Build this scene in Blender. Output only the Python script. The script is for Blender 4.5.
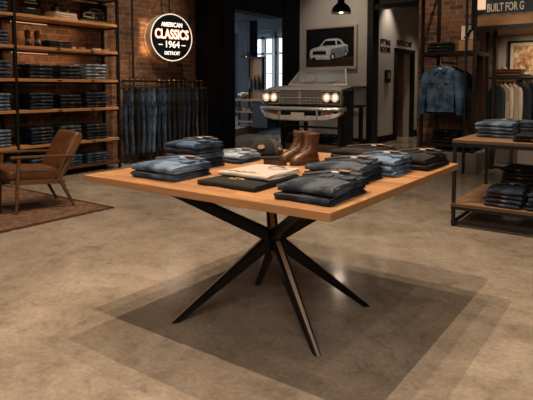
import bpy, bmesh, math, random
from math import sin, cos, pi, radians as R
from mathutils import Vector, Matrix
random.seed(7)
S = bpy.context.scene
COL = S.collection
for o in list(bpy.data.objects): bpy.data.objects.remove(o)

# ------------------------------------------------------------ camera
cam = bpy.data.objects.new('camera', bpy.data.cameras.new('camera')); COL.objects.link(cam)
cam.location = (0, 0, 1.3)
cam.rotation_euler = (R(90 - 3.97), 0, R(35.85))
cam.data.sensor_width = 36; cam.data.lens = 36 * 533.7 / 533
cam.data.shift_y = -75 / 533
cam.data.clip_end = 100
S.camera = cam
# ------------------------------------------------------------ world, exposure
S.view_settings.view_transform = 'Standard'; S.view_settings.look = 'None'
S.view_settings.gamma = 1; S.view_settings.use_curve_mapping = False
S.view_settings.exposure = 0.9
w = bpy.data.worlds.new('world'); S.world = w; w.use_nodes = True
w.node_tree.nodes['Background'].inputs[0].default_value = (.80, .90, 1, 1)
w.node_tree.nodes['Background'].inputs[1].default_value = 1.0
# ------------------------------------------------------------ overhead lamps and added fill lights
WARM = (1, .79, .57)
def spot(loc, target, power, angle=60, blend=.5, radius=.05, color=WARM):
    l = bpy.data.lights.new('spot_light', 'SPOT'); l.energy = power; l.spot_size = R(angle); l.spot_blend = blend
    l.shadow_soft_size = radius; l.color = color
    o = bpy.data.objects.new('spot_light', l); COL.objects.link(o); o.location = loc
    o.rotation_euler = (Vector(target) - Vector(loc)).to_track_quat('-Z', 'Y').to_euler()
    return o
def area(loc, rot, sx, sy, power, color=WARM):
    l = bpy.data.lights.new('area_light', 'AREA'); l.shape = 'RECTANGLE'; l.size = sx; l.size_y = sy
    l.energy = power; l.color = color
    o = bpy.data.objects.new('area_light', l); COL.objects.link(o); o.location = loc; o.rotation_euler = rot
    return o
ZC = 4.6; ZH = 6.7
# over the display table and the open floor
for (x, y, e) in [(-3.45, 3.3, 500), (-1.94, 1.04, 560), (-2.6, 4.05, 300)]:
    spot((x, y, ZH), (x * .6 - .8, y * .6 + .6, 0), e, 96, 1, .012)
spot((-4.2, -.6, ZH), (-2.8, .9, 0), 90, 80, 1, .04)  # this and the next: side spots added to lift the shade under the table
spot((.6, 1.6, ZH), (-.4, 2.2, 0), 100, 80, 1, .04)
spot((-0.6, 5.4, ZH), (-0.9, 4.6, 0), 90, 60, 1, .05)
spot((-4.6, 7.6, ZH), (-4.4, 7.8, 0), 90, 50, 1, .05)
area((1.0, -2.2, 3.6), (R(48), 0, R(30)), 3.0, 2.0, 36, (1, .84, .68)).data.spread = R(100)  # added soft fill from behind the camera, no fixture there
# left wall shelves and sign
spot((-6.15, 5.7, ZC), (-7.05, 4.9, 1.0), 120, 70, .9, .04)
spot((-6.15, 4.6, ZC), (-7.05, 4.2, 1.0), 105, 70, .9, .04)
spot((-5.4, 5.8, ZC), (-7.1, 4.6, 1.0), 40, 60, .9, .04)
spot((-6.3, 6.7, ZC), (-7.4, 6.6, 2.2), 75, 62, .9, .06)
spot((-5.4, 5.0, ZC), (-7.1, 6.4, .9), 230, 32, .8, .04)
spot((-4.3, 4.4, ZC), (-5.4, 3.3, .5), 26, 36, .8, .06)
# car wall and picture
COOLW = (1, .88, .74)
spot((-6.6, 5.0, 3.9), (-7.2, 6.75, 2.25), 32, 36, .8, .04)
spot((-5.9, 9.3, ZC), (-6.0, 11.2, 2.3), 66, 62, .9, .06, COOLW)
spot((-5.4, 6.6, ZC), (-5.7, 9.2, 1.0), 300, 34, .7, .06, COOLW)
spot((-5.35, 10.6, 4.4), (-5.4, 11.2, 1.6), 18, 60, .9, .05)
# corridor
spot((-4.85, 12.1, 3.6), (-5.15, 12.2, 1.2), 42, 80, .9, .05, COOLW)
spot((-4.3, 13.6, 3.6), (-4.3, 13.7, 0), 60, 90, .9, .05)
spot((-5.9, 13.3, 2.9), (-6.4, 13.3, 1.0), 20, 90, .9, .05)
# jacket rack and right bay
spot((-2.6, 7.9, ZC), (-2.8, 9.3, 2.5), 110, 50, .8, .05)
spot((-2.0, 6.0, ZC), (-2.7, 8.4, 1.4), 120, 26, .7, .05)
spot((-1.5, 9.25, 2.18), (-1.65, 9.95, 1.2), 16, 120, .9, .04)
spot((-0.5, 9.25, 2.18), (-.6, 9.95, 1.2), 16, 120, .9, .04)
spot((-1.4, 6.6, 3.2), (-1.7, 9.4, 1.0), 70, 30, .9, .05)
spot((-1.2, 6.8, ZC), (-1.6, 8.4, 2.5), 90, 40, .8, .05)
spot((-1.2, 4.2, ZC), (-1.1, 5.6, .6), 50, 46, .9, .05)
# far room daylight: the windows, plus area lights added further down

# ------------------------------------------------------------ materials
MATS = {}
def nt(name):
    m = bpy.data.materials.new(name); m.use_nodes = True; MATS[name] = m
    return m, m.node_tree.nodes, m.node_tree.links, m.node_tree.nodes['Principled BSDF']
def ramp(N, stops):
    r = N.new('ShaderNodeValToRGB'); e = r.color_ramp.elements
    while len(e) < len(stops): e.new(.5)
    for el, (p, c) in zip(e, stops): el.position = p; el.color = (*c, 1)
    return r
def noise(N, L, scale, detail=4, rough=.55, vec=None, dist=0):
    n = N.new('ShaderNodeTexNoise'); n.inputs['Scale'].default_value = scale; n.inputs['Detail'].default_value = detail
    n.inputs['Roughness'].default_value = rough; n.inputs['Distortion'].default_value = dist
    if vec: L.new(vec, n.inputs['Vector'])
    return n
def coords(N, L, scale=(1, 1, 1), rot=(0, 0, 0)):
    t = N.new('ShaderNodeTexCoord'); mp = N.new('ShaderNodeMapping'); L.new(t.outputs['Object'], mp.inputs[0])
    mp.inputs['Scale'].default_value = scale; mp.inputs['Rotation'].default_value = rot
    return mp.outputs[0]
def bump(N, L, src, b, strength=.3, dist=.01):
    bp = N.new('ShaderNodeBump'); bp.inputs['Strength'].default_value = strength; bp.inputs['Distance'].default_value = dist
    L.new(src, bp.inputs['Height']); L.new(bp.outputs[0], b.inputs['Normal']); return bp
def simple(name, col, rough=.6, metal=0, var=.25, scale=12, spec=.5, vscale=(1, 1, 1), bumps=0):
    m, N, L, b = nt(name)
    v = coords(N, L, vscale); n = noise(N, L, scale, 5, .6, v)
    r = ramp(N, [(.3, tuple(c * (1 - var) for c in col)), (.7, tuple(min(1, c * (1 + var)) for c in col))])
    L.new(n.outputs['Fac'], r.inputs[0]); L.new(r.outputs[0], b.inputs['Base Color'])
    b.inputs['Roughness'].default_value = rough; b.inputs['Metallic'].default_value = metal
    b.inputs['Specular IOR Level'].default_value = spec
    if bumps: bump(N, L, n.outputs['Fac'], b, bumps, .005)
    return m
def emit(name, col, st):
    m, N, L, b = nt(name); b.inputs['Base Color'].default_value = (*col, 1)
    b.inputs['Emission Color'].default_value = (*col, 1); b.inputs['Emission Strength'].default_value = st
    return m
def denim(name, dark, light, fade=.55):
    m, N, L, b = nt(name)
    v = coords(N, L); n1 = noise(N, L, 9, 3, .5, v); n2 = noise(N, L, 160, 2, .7, v)
    v3 = coords(N, L, (30, 500, 500)); n3 = noise(N, L, 1, 2, .5, v3)
    a = N.new('ShaderNodeMath'); a.operation = 'MULTIPLY_ADD'; L.new(n2.outputs['Fac'], a.inputs[0]); a.inputs[1].default_value = .35
    L.new(n1.outputs['Fac'], a.inputs[2])
    a2 = N.new('ShaderNodeMath'); a2.operation = 'MULTIPLY_ADD'; L.new(n3.outputs['Fac'], a2.inputs[0]); a2.inputs[1].default_value = .15
    L.new(a.outputs[0], a2.inputs[2])
    r = ramp(N, [(.64, dark), (.74, tuple(d * .55 + q * .45 for d, q in zip(dark, light))), (fade + .35, light)]); L.new(a2.outputs[0], r.inputs[0]); L.new(r.outputs[0], b.inputs['Base Color'])
    b.inputs['Roughness'].default_value = .85; b.inputs['Specular IOR Level'].default_value = .25
    b.inputs['Sheen Weight'].default_value = 0
    bump(N, L, n2.outputs['Fac'], b, .5, .004)
    return m
def wood(name, c1, c2, c3, axis='X', stave=.06, rough=.45, length=.55):
    # staves of differing tone along an axis of the object, with fine grain
    m, N, L, b = nt(name)
    rot = (0, 0, 0) if axis == 'X' else (0, 0, pi / 2)
    v = coords(N, L, (1, 1, 1), rot)
    bk = N.new('ShaderNodeTexBrick'); L.new(v, bk.inputs['Vector']); bk.inputs['Scale'].default_value = 1
    bk.inputs['Brick Width'].default_value = length; bk.inputs['Row Height'].default_value = stave; bk.inputs['Mortar Size'].default_value = .0012
    bk.inputs['Color1'].default_value = (*c1, 1); bk.inputs['Color2'].default_value = (*c2, 1); bk.inputs['Mortar'].default_value = (*[c * .55 for c in c3], 1)
    bk.inputs['Bias'].default_value = 0
    sc = (3, 45, 45) if axis == 'X' else (45, 3, 45)
    g = noise(N, L, 1, 5, .6, coords(N, L, sc), .6)
    mx = N.new('ShaderNodeMix'); mx.data_type = 'RGBA'
    rr = ramp(N, [(.42, (0, 0, 0)), (.75, (.55, .55, .55))]); L.new(g.outputs['Fac'], rr.inputs[0]); L.new(rr.outputs[0], mx.inputs[0])
    L.new(bk.outputs['Color'], mx.inputs[6]); mx.inputs[7].default_value = (*c3, 1)
    L.new(mx.outputs[2], b.inputs['Base Color']); b.inputs['Roughness'].default_value = rough
    bump(N, L, g.outputs['Fac'], b, .12, .003)
    return m
def brick_mat(name, plane, k=1.0):
    m, N, L, b = nt(name)
    t = N.new('ShaderNodeTexCoord'); sp = N.new('ShaderNodeSeparateXYZ'); cb = N.new('ShaderNodeCombineXYZ')
    L.new(t.outputs['Object'], sp.inputs[0]); L.new(sp.outputs[plane], cb.inputs[0]); L.new(sp.outputs['Z'], cb.inputs[1])
    nd = noise(N, L, 9, 3, .6, t.outputs['Object']); mm = N.new('ShaderNodeVectorMath'); mm.operation = 'MULTIPLY_ADD'
    L.new(nd.outputs['Color'], mm.inputs[0]); mm.inputs[1].default_value = (.02, .012, 0); L.new(cb.outputs[0], mm.inputs[2])
    bk = N.new('ShaderNodeTexBrick'); L.new(mm.outputs[0], bk.inputs['Vector']); bk.inputs['Scale'].default_value = 1
    bk.inputs['Brick Width'].default_value = .24; bk.inputs['Row Height'].default_value = .085; bk.inputs['Mortar Size'].default_value = .007
    bk.inputs['Mortar Smooth'].default_value = .4; bk.inputs['Bias'].default_value = -.1
    bk.inputs['Color1'].default_value = (.25 * k, .115 * k, .06 * k, 1); bk.inputs['Color2'].default_value = (.075 * k, .036 * k, .022 * k, 1)
    bk.inputs['Mortar'].default_value = (.24 * k, .185 * k, .14 * k, 1)
    n = noise(N, L, 14, 5, .7, t.outputs['Object'])
    mx = N.new('ShaderNodeMix'); mx.data_type = 'RGBA'; mx.blend_type = 'MULTIPLY'; mx.inputs[0].default_value = 1
    rr = ramp(N, [(.3, (.45, .45, .45)), (.75, (1.35, 1.25, 1.15))]); L.new(n.outputs['Fac'], rr.inputs[0])
    L.new(bk.outputs['Color'], mx.inputs[6]); L.new(rr.outputs[0], mx.inputs[7]); L.new(mx.outputs[2], b.inputs['Base Color'])
    b.inputs['Roughness'].default_value = .85
    inv = N.new('ShaderNodeMath'); inv.operation = 'MULTIPLY_ADD'; L.new(bk.outputs['Fac'], inv.inputs[0]); inv.inputs[1].default_value = -1
    L.new(n.outputs['Fac'], inv.inputs[2]); bump(N, L, inv.outputs[0], b, .7, .012)
    return m
def concrete_floor():
    m, N, L, b = nt('polished_concrete')
    v = coords(N, L); n1 = noise(N, L, 1.5, 9, .68, v, .4); n2 = noise(N, L, 7, 9, .75, v, .5); n3 = noise(N, L, 38, 5, .7, v)
    r1 = ramp(N, [(.30, (.19, .153, .12)), (.48, (.29, .237, .19)), (.70, (.385, .325, .265))]); L.new(n1.outputs['Fac'], r1.inputs[0])
    r2 = ramp(N, [(.30, (.64, .62, .60)), (.46, (.94, .93, .92)), (.72, (1.16, 1.15, 1.13))]); L.new(n2.outputs['Fac'], r2.inputs[0])
    mx = N.new('ShaderNodeMix'); mx.data_type = 'RGBA'; mx.blend_type = 'MULTIPLY'; mx.inputs[0].default_value = 1
    L.new(r1.outputs[0], mx.inputs[6]); L.new(r2.outputs[0], mx.inputs[7])
    r3 = ramp(N, [(.35, (.84, .84, .84)), (.65, (1.12, 1.12, 1.12))]); L.new(n3.outputs['Fac'], r3.inputs[0])
    m2 = N.new('ShaderNodeMix'); m2.data_type = 'RGBA'; m2.blend_type = 'MULTIPLY'; m2.inputs[0].default_value = 1
    L.new(mx.outputs[2], m2.inputs[6]); L.new(r3.outputs[0], m2.inputs[7]); L.new(m2.outputs[2], b.inputs['Base Color'])
    mr = N.new('ShaderNodeMapRange'); L.new(n2.outputs['Fac'], mr.inputs[0]); mr.inputs[3].default_value = .07; mr.inputs[4].default_value = .22
    L.new(mr.outputs[0], b.inputs['Roughness']); b.inputs['Specular IOR Level'].default_value = .6
    bump(N, L, n2.outputs['Fac'], b, .04, .004)
    return m
concrete_floor()
brick_mat('brick_side', 'Y'); brick_mat('brick_front', 'X', .9)
wood('oak_table', (.56, .29, .13), (.35, .165, .066), (.22, .09, .035), 'X', .055, .42, .42)
wood('oak_edge', (.40, .205, .09), (.36, .18, .078), (.24, .105, .04), 'X', .5, .45, 4)
wood('table_plank', (.30, .17, .09), (.24, .13, .065), (.15, .075, .035), 'X', .15, .5, 2)
wood('oak_shelf', (.58, .29, .12), (.46, .21, .085), (.30, .13, .05), 'Y', .09, .5, 1.2)
wood('pale_shelf', (.42, .25, .14), (.33, .19, .1), (.2, .11, .06), 'X', .12, .5, 1.1)
wood('walnut', (.14, .062, .028), (.11, .048, .022), (.055, .023, .011), 'Y', .5, .35, 3)
simple('black_metal', (.012, .011, .011), .42, .3, .3)
simple('black_steel', (.010, .009, .009), .30, .7, .2)
simple('dark_column', (.0045, .0052, .0065), .7, 0, .2, 3, .15)
simple('brushed_steel', (.62, .52, .42), .35, .6, .12, 60, vscale=(1, 1, .05))
simple('chrome', (.78, .75, .70), .2, .8, .05)
simple('aged_chrome', (.60, .53, .46), .32, .65, .3, 30)
simple('brass', (.65, .38, .13), .3, 1, .15)
simple('plaster', (.46, .415, .37), .9, 0, .07, 2.5)
simple('plaster_cool', (.47, .42, .37), .9, 0, .07, 2.5)
simple('ceiling_dark', (.035, .03, .027), .9, 0, .3, 2)
simple('far_paint', (.025, .037, .055), .7, 0, .2, 2)
simple('far_ceiling', (.35, .37, .40), .9, 0, .5, 2.2)
simple('concrete_block', (.20, .175, .15), .8, 0, .2, 4, bumps=.2)
simple('leather_seat', (.12, .046, .018), .36, 0, .35, 7, bumps=.15)
simple('leather_boot', (.085, .033, .014), .38, 0, .45, 26, bumps=.15)
simple('leather_patch', (.30, .165, .08), .6, 0, .15, 30)
simple('leather_dark', (.045, .022, .013), .35, 0, .4, 20)
simple('rubber_sole', (.035, .022, .015), .7, 0, .2)
simple('thread', (.22, .12, .06), .8, 0, .2, 40)
simple('pale_thread', (.55, .48, .40), .8, 0, .2, 40)
simple('cream_cotton', (.47, .41, .36), .95, 0, .06, 14, bumps=.15)
simple('black_cotton', (.009, .008, .0075), .95, 0, .3, 30, bumps=.15)
simple('cap_side', (.045, .033, .025), .95, 0, .25, 90)
simple('print_tan', (.50, .27, .11), .9, 0, .5, 60)
simple('white_print', (.75, .70, .62), .8, 0, .08)
simple('shirt_cream', (.60, .50, .39), .95, 0, .12, 20)
simple('shirt_navy', (.020, .026, .040), .95, 0, .35, 20)
simple('paper', (.55, .43, .30), .8, 0, .15, 8)
simple('box_kraft', (.40, .24, .12), .8, 0, .15, 8)
simple('flower_white', (.75, .78, .82), .8, 0, .15, 30)
simple('car_paint', (.34, .30, .26), .3, .45, .15, 5)
simple('car_black', (.012, .010, .010), .35, .2, .2)
simple('amber_glass', (.75, .16, .03), .25, 0, .15)
simple('silver_paint', (.55, .57, .60), .35, .0, .12, 6)
simple('photo_black', (.010, .009, .009), .25, 0, .4, 6)
simple('print_slate', (.20, .22, .25), .35, .0, .3, 9)
simple('photo_grey', (.20, .19, .18), .4, 0, .4, 8)
simple('frame_champagne', (.60, .53, .45), .4, .4, .15, 20)
simple('frame_black', (.012, .01, .009), .4)
simple('mat_board', (.70, .62, .50), .9, 0, .04)
simple('sign_navy', (.012, .016, .024), .3, 0, .3)
denim('denim_light', (.026, .050, .095), (.17, .245, .35))
denim('denim_mid', (.012, .026, .055), (.075, .12, .195))
denim('denim_dark', (.006, .011, .021), (.030, .045, .075))
denim('denim_black', (.007, .007, .008), (.022, .022, .025))
denim('denim_pale', (.12, .16, .22), (.36, .41, .48))
denim('denim_worn', (.009, .014, .026), (.085, .10, .125), .5)
denim('denim_jacket', (.022, .055, .11), (.10, .18, .29))
emit('lamp_glow', (1, .78, .5), 3)
emit('headlight_glow', (1, .76, .52), .16)
emit('headlight_core', (1, .84, .64), .7)
emit('sign_white', (1, .90, .76), .8)
emit('sign_orange', (1, .26, .05), .9)
emit('sign_rim', (1, .86, .70), .42)
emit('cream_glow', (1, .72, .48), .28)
emit('strip_glow', (1, .60, .32), .28)
m, N, L, b = nt('window_glass'); b.inputs['Transmission Weight'].default_value = 1; b.inputs['Roughness'].default_value = 0; b.inputs['IOR'].default_value = 1.1
b.inputs['Base Color'].default_value = (.95, .97, 1, 1)
m, N, L, b = nt('windshield_glass'); b.inputs['Transmission Weight'].default_value = .85; b.inputs['Roughness'].default_value = .05; b.inputs['IOR'].default_value = 1.3
b.inputs['Base Color'].default_value = (.75, .78, .8, 1)
# printed landscape behind the header lettering: night blue over brown earth
m, N, L, b = nt('header_print')
v = coords(N, L); sp = N.new('ShaderNodeSeparateXYZ'); L.new(v, sp.inputs[0]); n = noise(N, L, 7, 6, .7, coords(N, L, (1, 1, 3)))
a = N.new('ShaderNodeMath'); a.operation = 'MULTIPLY_ADD'; L.new(n.outputs['Fac'], a.inputs[0]); a.inputs[1].default_value = .16; L.new(sp.outputs['Z'], a.inputs[2])
r = ramp(N, [(0, (.11, .055, .025)), (.05, (.24, .12, .055)), (.21, (.34, .19, .09)), (.26, (.035, .05, .07)), (.5, (.022, .03, .042))])
mr = N.new('ShaderNodeMapRange'); L.new(a.outputs[0], mr.inputs[0]); mr.inputs[1].default_value = -.0; mr.inputs[2].default_value = 1.0
L.new(mr.outputs[0], r.inputs[0]); L.new(r.outputs[0], b.inputs['Base Color']); b.inputs['Roughness'].default_value = .5
# abstract print in tan and cream
m, N, L, b = nt('abstract_print'); n = noise(N, L, 9, 5, .7, coords(N, L))
r = ramp(N, [(.36, (.05, .03, .02)), (.44, (.42, .19, .07)), (.54, (.58, .36, .18)), (.62, (.80, .68, .5))]); L.new(n.outputs['Fac'], r.inputs[0]); L.new(r.outputs[0], b.inputs['Base Color'])
# rug
m, N, L, b = nt('rug_weave'); v = coords(N, L)
n = noise(N, L, 16, 5, .75, v); vo = N.new('ShaderNodeTexVoronoi'); vo.inputs['Scale'].default_value = 7; L.new(v, vo.inputs['Vector'])
r = ramp(N, [(.3, (.03, .015, .010)), (.48, (.10, .05, .027)), (.6, (.17, .095, .055)), (.72, (.06, .03, .02))]); L.new(n.outputs['Fac'], r.inputs[0])
r2 = ramp(N, [(.1, (.6, .6, .6)), (.5, (1.1, 1.05, 1))]); L.new(vo.outputs['Distance'], r2.inputs[0])
mx = N.new('ShaderNodeMix'); mx.data_type = 'RGBA'; mx.blend_type = 'MULTIPLY'; mx.inputs[0].default_value = 1
L.new(r.outputs[0], mx.inputs[6]); L.new(r2.outputs[0], mx.inputs[7]); L.new(mx.outputs[2], b.inputs['Base Color']); b.inputs['Roughness'].default_value = 1
bump(N, L, noise(N, L, 140, 2, .6, v).outputs['Fac'], b, .5, .004)

# ------------------------------------------------------------ mesh builder
class MB:
    def __init__(s): s.v = []; s.f = []; s.m = []; s.mi = 0; s.M = Matrix()
    def add(s, vs, fs):
        o = len(s.v); s.v += [tuple(s.M @ Vector(v)) for v in vs]; s.f += [tuple(i + o for i in f) for f in fs]; s.m += [s.mi] * len(fs); return s
    def box(s, c, d, rz=0, M=None):
        x, y, z = [k / 2 for k in d]; m = (M or Matrix.Rotation(rz, 4, 'Z')); c = Vector(c)
        vs = [c + m @ Vector((a * x, b * y, e * z)) for a in (-1, 1) for b in (-1, 1) for e in (-1, 1)]
        return s.add(vs, [(0, 1, 3, 2), (4, 6, 7, 5), (0, 4, 5, 1), (2, 3, 7, 6), (0, 2, 6, 4), (1, 5, 7, 3)])
    def span(s, a, b):
        return s.box([(a[i] + b[i]) / 2 for i in range(3)], [abs(b[i] - a[i]) for i in range(3)])
    def loft(s, rings, caps=True, closed=True):
        n = len(rings[0]); vs = [p for r in rings for p in r]; fs = []
        for i in range(len(rings) - 1):
            for j in range(n if closed else n - 1):
                k = (j + 1) % n; fs.append((i * n + j, i * n + k, (i + 1) * n + k, (i + 1) * n + j))
        if caps: fs.append(tuple(range(n - 1, -1, -1))); fs.append(tuple((len(rings) - 1) * n + j for j in range(n)))
        return s.add(vs, fs)
    def tube(s, pts, r, n=8, caps=True, flat=1.0):
        pts = [Vector(p) for p in pts]; rr = r if isinstance(r, (list, tuple)) else [r] * len(pts); rings = []; up = None
        for i, p in enumerate(pts):
            t = (pts[min(i + 1, len(pts) - 1)] - pts[max(i - 1, 0)]).normalized()
            if up is None: up = Vector((0, 0, 1)) if abs(t.z) < .9 else Vector((0, 1, 0))
            a = t.cross(up).normalized(); b2 = a.cross(t).normalized(); up = b2
            rings.append([p + (a * cos(2 * pi * k / n) + b2 * sin(2 * pi * k / n) * flat) * rr[i] for k in range(n)])
        return s.loft(rings, caps)
    def cyl(s, p0, p1, r, n=16, r1=None): return s.tube([p0, p1], [r, r if r1 is None else r1], n)
    def lathe(s, prof, c=(0, 0, 0), n=24, caps=False):
        c = Vector(c); return s.loft([[c + Vector((r * cos(2 * pi * k / n), r * sin(2 * pi * k / n), z)) for k in range(n)] for r, z in prof], caps)
    def bar(s, p0, p1, wd, hd, w1=None, h1=None, side=None):
        # tapered rectangular bar between two points
        p0, p1 = Vector(p0), Vector(p1); t = (p1 - p0).normalized(); sd = Vector(side) if side else (t.cross(Vector((0, 0, 1))) if abs(t.z) < .99 else Vector((1, 0, 0)))
        sd = (sd - t * sd.dot(t)).normalized(); u = sd.cross(t).normalized(); w1 = wd if w1 is None else w1; h1 = hd if h1 is None else h1
        q = lambda p, a, b: [p - sd * a / 2 - u * b / 2, p + sd * a / 2 - u * b / 2, p + sd * a / 2 + u * b / 2, p - sd * a / 2 + u * b / 2]
        return s.loft([q(p0, wd, hd), q(p1, w1, h1)])
    def poly(s, pts, off):
        # a flat outline given thickness along off
        off = Vector(off); a = [Vector(p) for p in pts]; return s.loft([a, [p + off for p in a]])
    def build(s, name, mats, parent=None, smooth=False, bevel=0, sub=0, loc=None):
        me = bpy.data.meshes.new(name); me.from_pydata(s.v, [], s.f)
        if not isinstance(mats, (list, tuple)): mats = [mats]
        for k in mats: me.materials.append(MATS[k])
        for p, k in zip(me.polygons, s.m): p.material_index = k; p.use_smooth = smooth
        bm = bmesh.new(); bm.from_mesh(me); bmesh.ops.recalc_face_normals(bm, faces=bm.faces); bm.to_mesh(me); bm.free()
        if smooth:
            try: me.set_sharp_from_angle(angle=R(50))
            except Exception: pass
        o = bpy.data.objects.new(name, me); COL.objects.link(o)
        if parent: o.parent = parent
        if loc: o.location = loc
        if bevel:
            md = o.modifiers.new('bevel', 'BEVEL'); md.width = bevel; md.segments = 2; md.limit_method = 'ANGLE'
        if sub:
            md = o.modifiers.new('sub', 'SUBSURF'); md.levels = sub; md.render_levels = sub
        return o
def tag(o, label, cat, group=None):
    o['label'] = label; o['category'] = cat
    if group: o['group'] = group
    return o
def thing(name, label, cat, loc=(0, 0, 0), rz=0, group=None):
    o = bpy.data.objects.new(name, None); COL.objects.link(o); o.empty_display_size = .1
    o.location = loc; o.rotation_euler = (0, 0, rz); return tag(o, label, cat, group)
def struct(name, mb, mat, bevel=0):
    o = mb.build(name, mat, bevel=bevel); o['kind'] = 'structure'; return o
def dup(root, loc, rz=0, label=None, group=None, mat=None):
    r = root.copy(); COL.objects.link(r); r.location = loc; r.rotation_euler = (0, 0, rz)
    if label: r['label'] = label
    if group: r['group'] = group
    for ch in list(root.children):
        c = ch.copy(); COL.objects.link(c); c.parent = r
        for g in list(ch.children): d = g.copy(); COL.objects.link(d); d.parent = c
    return r
def text(body, size, mat, parent, loc, rot, ext=.004, sx=1, off=0, name='lettering', align='CENTER'):
    cu = bpy.data.curves.new(name, 'FONT'); cu.body = body; cu.size = size; cu.extrude = ext; cu.offset = off
    cu.align_x = align; cu.align_y = 'CENTER'
    t = bpy.data.objects.new('tmp', cu); COL.objects.link(t); bpy.context.view_layer.update()
    me = bpy.data.meshes.new_from_object(t.evaluated_get(bpy.context.evaluated_depsgraph_get())); me.name = name
    bpy.data.objects.remove(t)
    me.materials.clear(); me.materials.append(MATS[mat])
    o = bpy.data.objects.new(name, me); COL.objects.link(o); o.parent = parent; o.location = loc; o.rotation_euler = rot; o.scale = (sx, 1, 1)
    return o

# ------------------------------------------------------------ the setting
struct('floor', MB().span((-16, -5, -.1), (4, 18, 0)), 'polished_concrete')
struct('ceiling', MB().span((-7.6, -5, 7.0), (4, 16.2, 7.1)), 'ceiling_dark')
struct('wall_left', MB().span((-7.6, -5, 0), (-7.45, 7.88, 7)), 'brick_side')
struct('wall_rear', MB().span((-7.6, -5.15, 0), (4, -5, 7)), 'ceiling_dark')
struct('wall_right', MB().span((4, -5, 0), (4.15, 10.2, 7)), 'ceiling_dark')
# painted wall behind the car
struct('wall_back', MB().span((-7.45, 11.2, 0), (-5.2, 11.4, 7)), 'plaster')
struct('trim_1', MB().span((-7.1, 11.175, 0), (-5.27, 11.199, .14)), 'black_metal')
# dark steel column, beam and corner column of the opening into the next room
mb = MB().span((-7.6, 7.88, 0), (-7.1, 8.66, 7)); mb.span((-7.12, 8.30, 0), (-7.08, 8.68, 7)); mb.span((-7.12, 7.84, 0), (-7.07, 7.92, 7))
struct('trim_2', mb, 'dark_column')
mb = MB().span((-7.4, 8.66, 2.96), (-7.12, 10.53, 7)); mb.span((-7.42, 8.66, 2.93), (-7.08, 10.53, 2.97))
struct('trim_3', mb, 'dark_column')
struct('trim_4', MB().span((-7.17, 10.55, 0), (-7.08, 11.19, 7)), 'dark_column')
# corridor: painted side wall with an open doorway, end wall, ceiling
mb = MB().span((-5.4, 11.4, 0), (-5.2, 12.62, 7)); mb.span((-5.4, 13.72, 0), (-5.2, 16, 7)); mb.span((-5.4, 12.62, 2.2), (-5.2, 13.72, 7))
struct('wall_corridor', mb, 'plaster_cool')
mb = MB().span((-5.2, 11.45, 0), (-5.175, 12.56, .16)); mb.span((-5.2, 13.8, 0), (-5.175, 16, .16)); struct('baseboard_corridor', mb, 'dark_column')
struct('wall_corridor_end', MB().span((-5.2, 16, 0), (-3.0, 16.15, 7)), 'plaster_cool')
struct('ceiling_corridor', MB().span((-5.2, 11.4, 3.75), (-2.0, 16, 3.85)), 'ceiling_dark')
mb = MB(); mb.span((-5.22, 12.56, 0), (-5.12, 12.64, 2.28)); mb.span((-5.22, 13.68, 0), (-5.12, 13.78, 2.28)); mb.span((-5.22, 12.56, 2.18), (-5.12, 13.78, 2.28))
d1 = struct('door_1', mb, 'black_metal')
mb = MB().span((-6.2, 13.66, .01), (-5.4, 13.71, 2.17)); lf = mb.build('door_leaf', 'walnut', d1, bevel=.004)
MB().cyl((-5.5, 13.66, 1.0), (-5.5, 13.6, 1.0), .012).cyl((-5.5, 13.6, 1.0), (-5.62, 13.6, 1.0), .01).build('door_handle', 'brass', d1)
struct('wall_washroom', MB().span((-6.6, 11.6, 0), (-6.5, 15.5, 3)), 'brick_side')
struct('ceiling_washroom', MB().span((-6.6, 11.6, 3), (-5.4, 15.5, 3.1)), 'ceiling_dark')
struct('wall_washroom_end', MB().span((-6.5, 15, 0), (-5.4, 15.1, 3)), 'brick_front')
# dark steel portal at the corridor mouth
mb = MB(); mb.span((-5.24, 11.1, 0), (-5.10, 11.42, 7)); mb.span((-5.10, 11.15, 3.04), (-3.3, 11.3, 3.14)); mb.span((-3.66, 11.15, 0), (-3.56, 11.3, 3.04))
struct('trim_5', mb, 'black_metal')
# brick pier behind the jacket rack; plaster wall of the right bay
struct('wall_brick_pier', MB().span((-3.42, 9.35, 0), (-2.22, 9.6, 7)), 'brick_front')
struct('wall_corridor_right', MB().span((-3.42, 9.6, 0), (-3.3, 16, 7)), 'plaster_cool')
struct('wall_bay', MB().span((-2.22, 10.0, 0), (4, 10.2, 7)), 'plaster')
struct('wall_bay_side', MB().span((-2.36, 9.0, 0), (-2.22, 10.0, 7)), 'walnut')
struct('trim_6', MB().span((-2.22, 8.5, 2.2), (3.5, 10.0, 2.26)), 'pale_shelf')
# low concrete plinth under the jacket rack
struct('trim_7', MB().span((-3.05, 8.35, 0), (-2.12, 9.35, .30)), 'concrete_block', .01)
# conduits under the corridor ceiling
for k in range(3):
    c = MB().cyl((-5.1, 11.9 + k * .9, 3.6), (-3.4, 11.9 + k * .9, 3.6), .04).build('conduit', 'black_metal')
    tag(c, ['front', 'middle', 'rear'][k] + ' dark conduit crossing under the corridor ceiling', 'pipe', 'conduits under the corridor ceiling')

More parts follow.
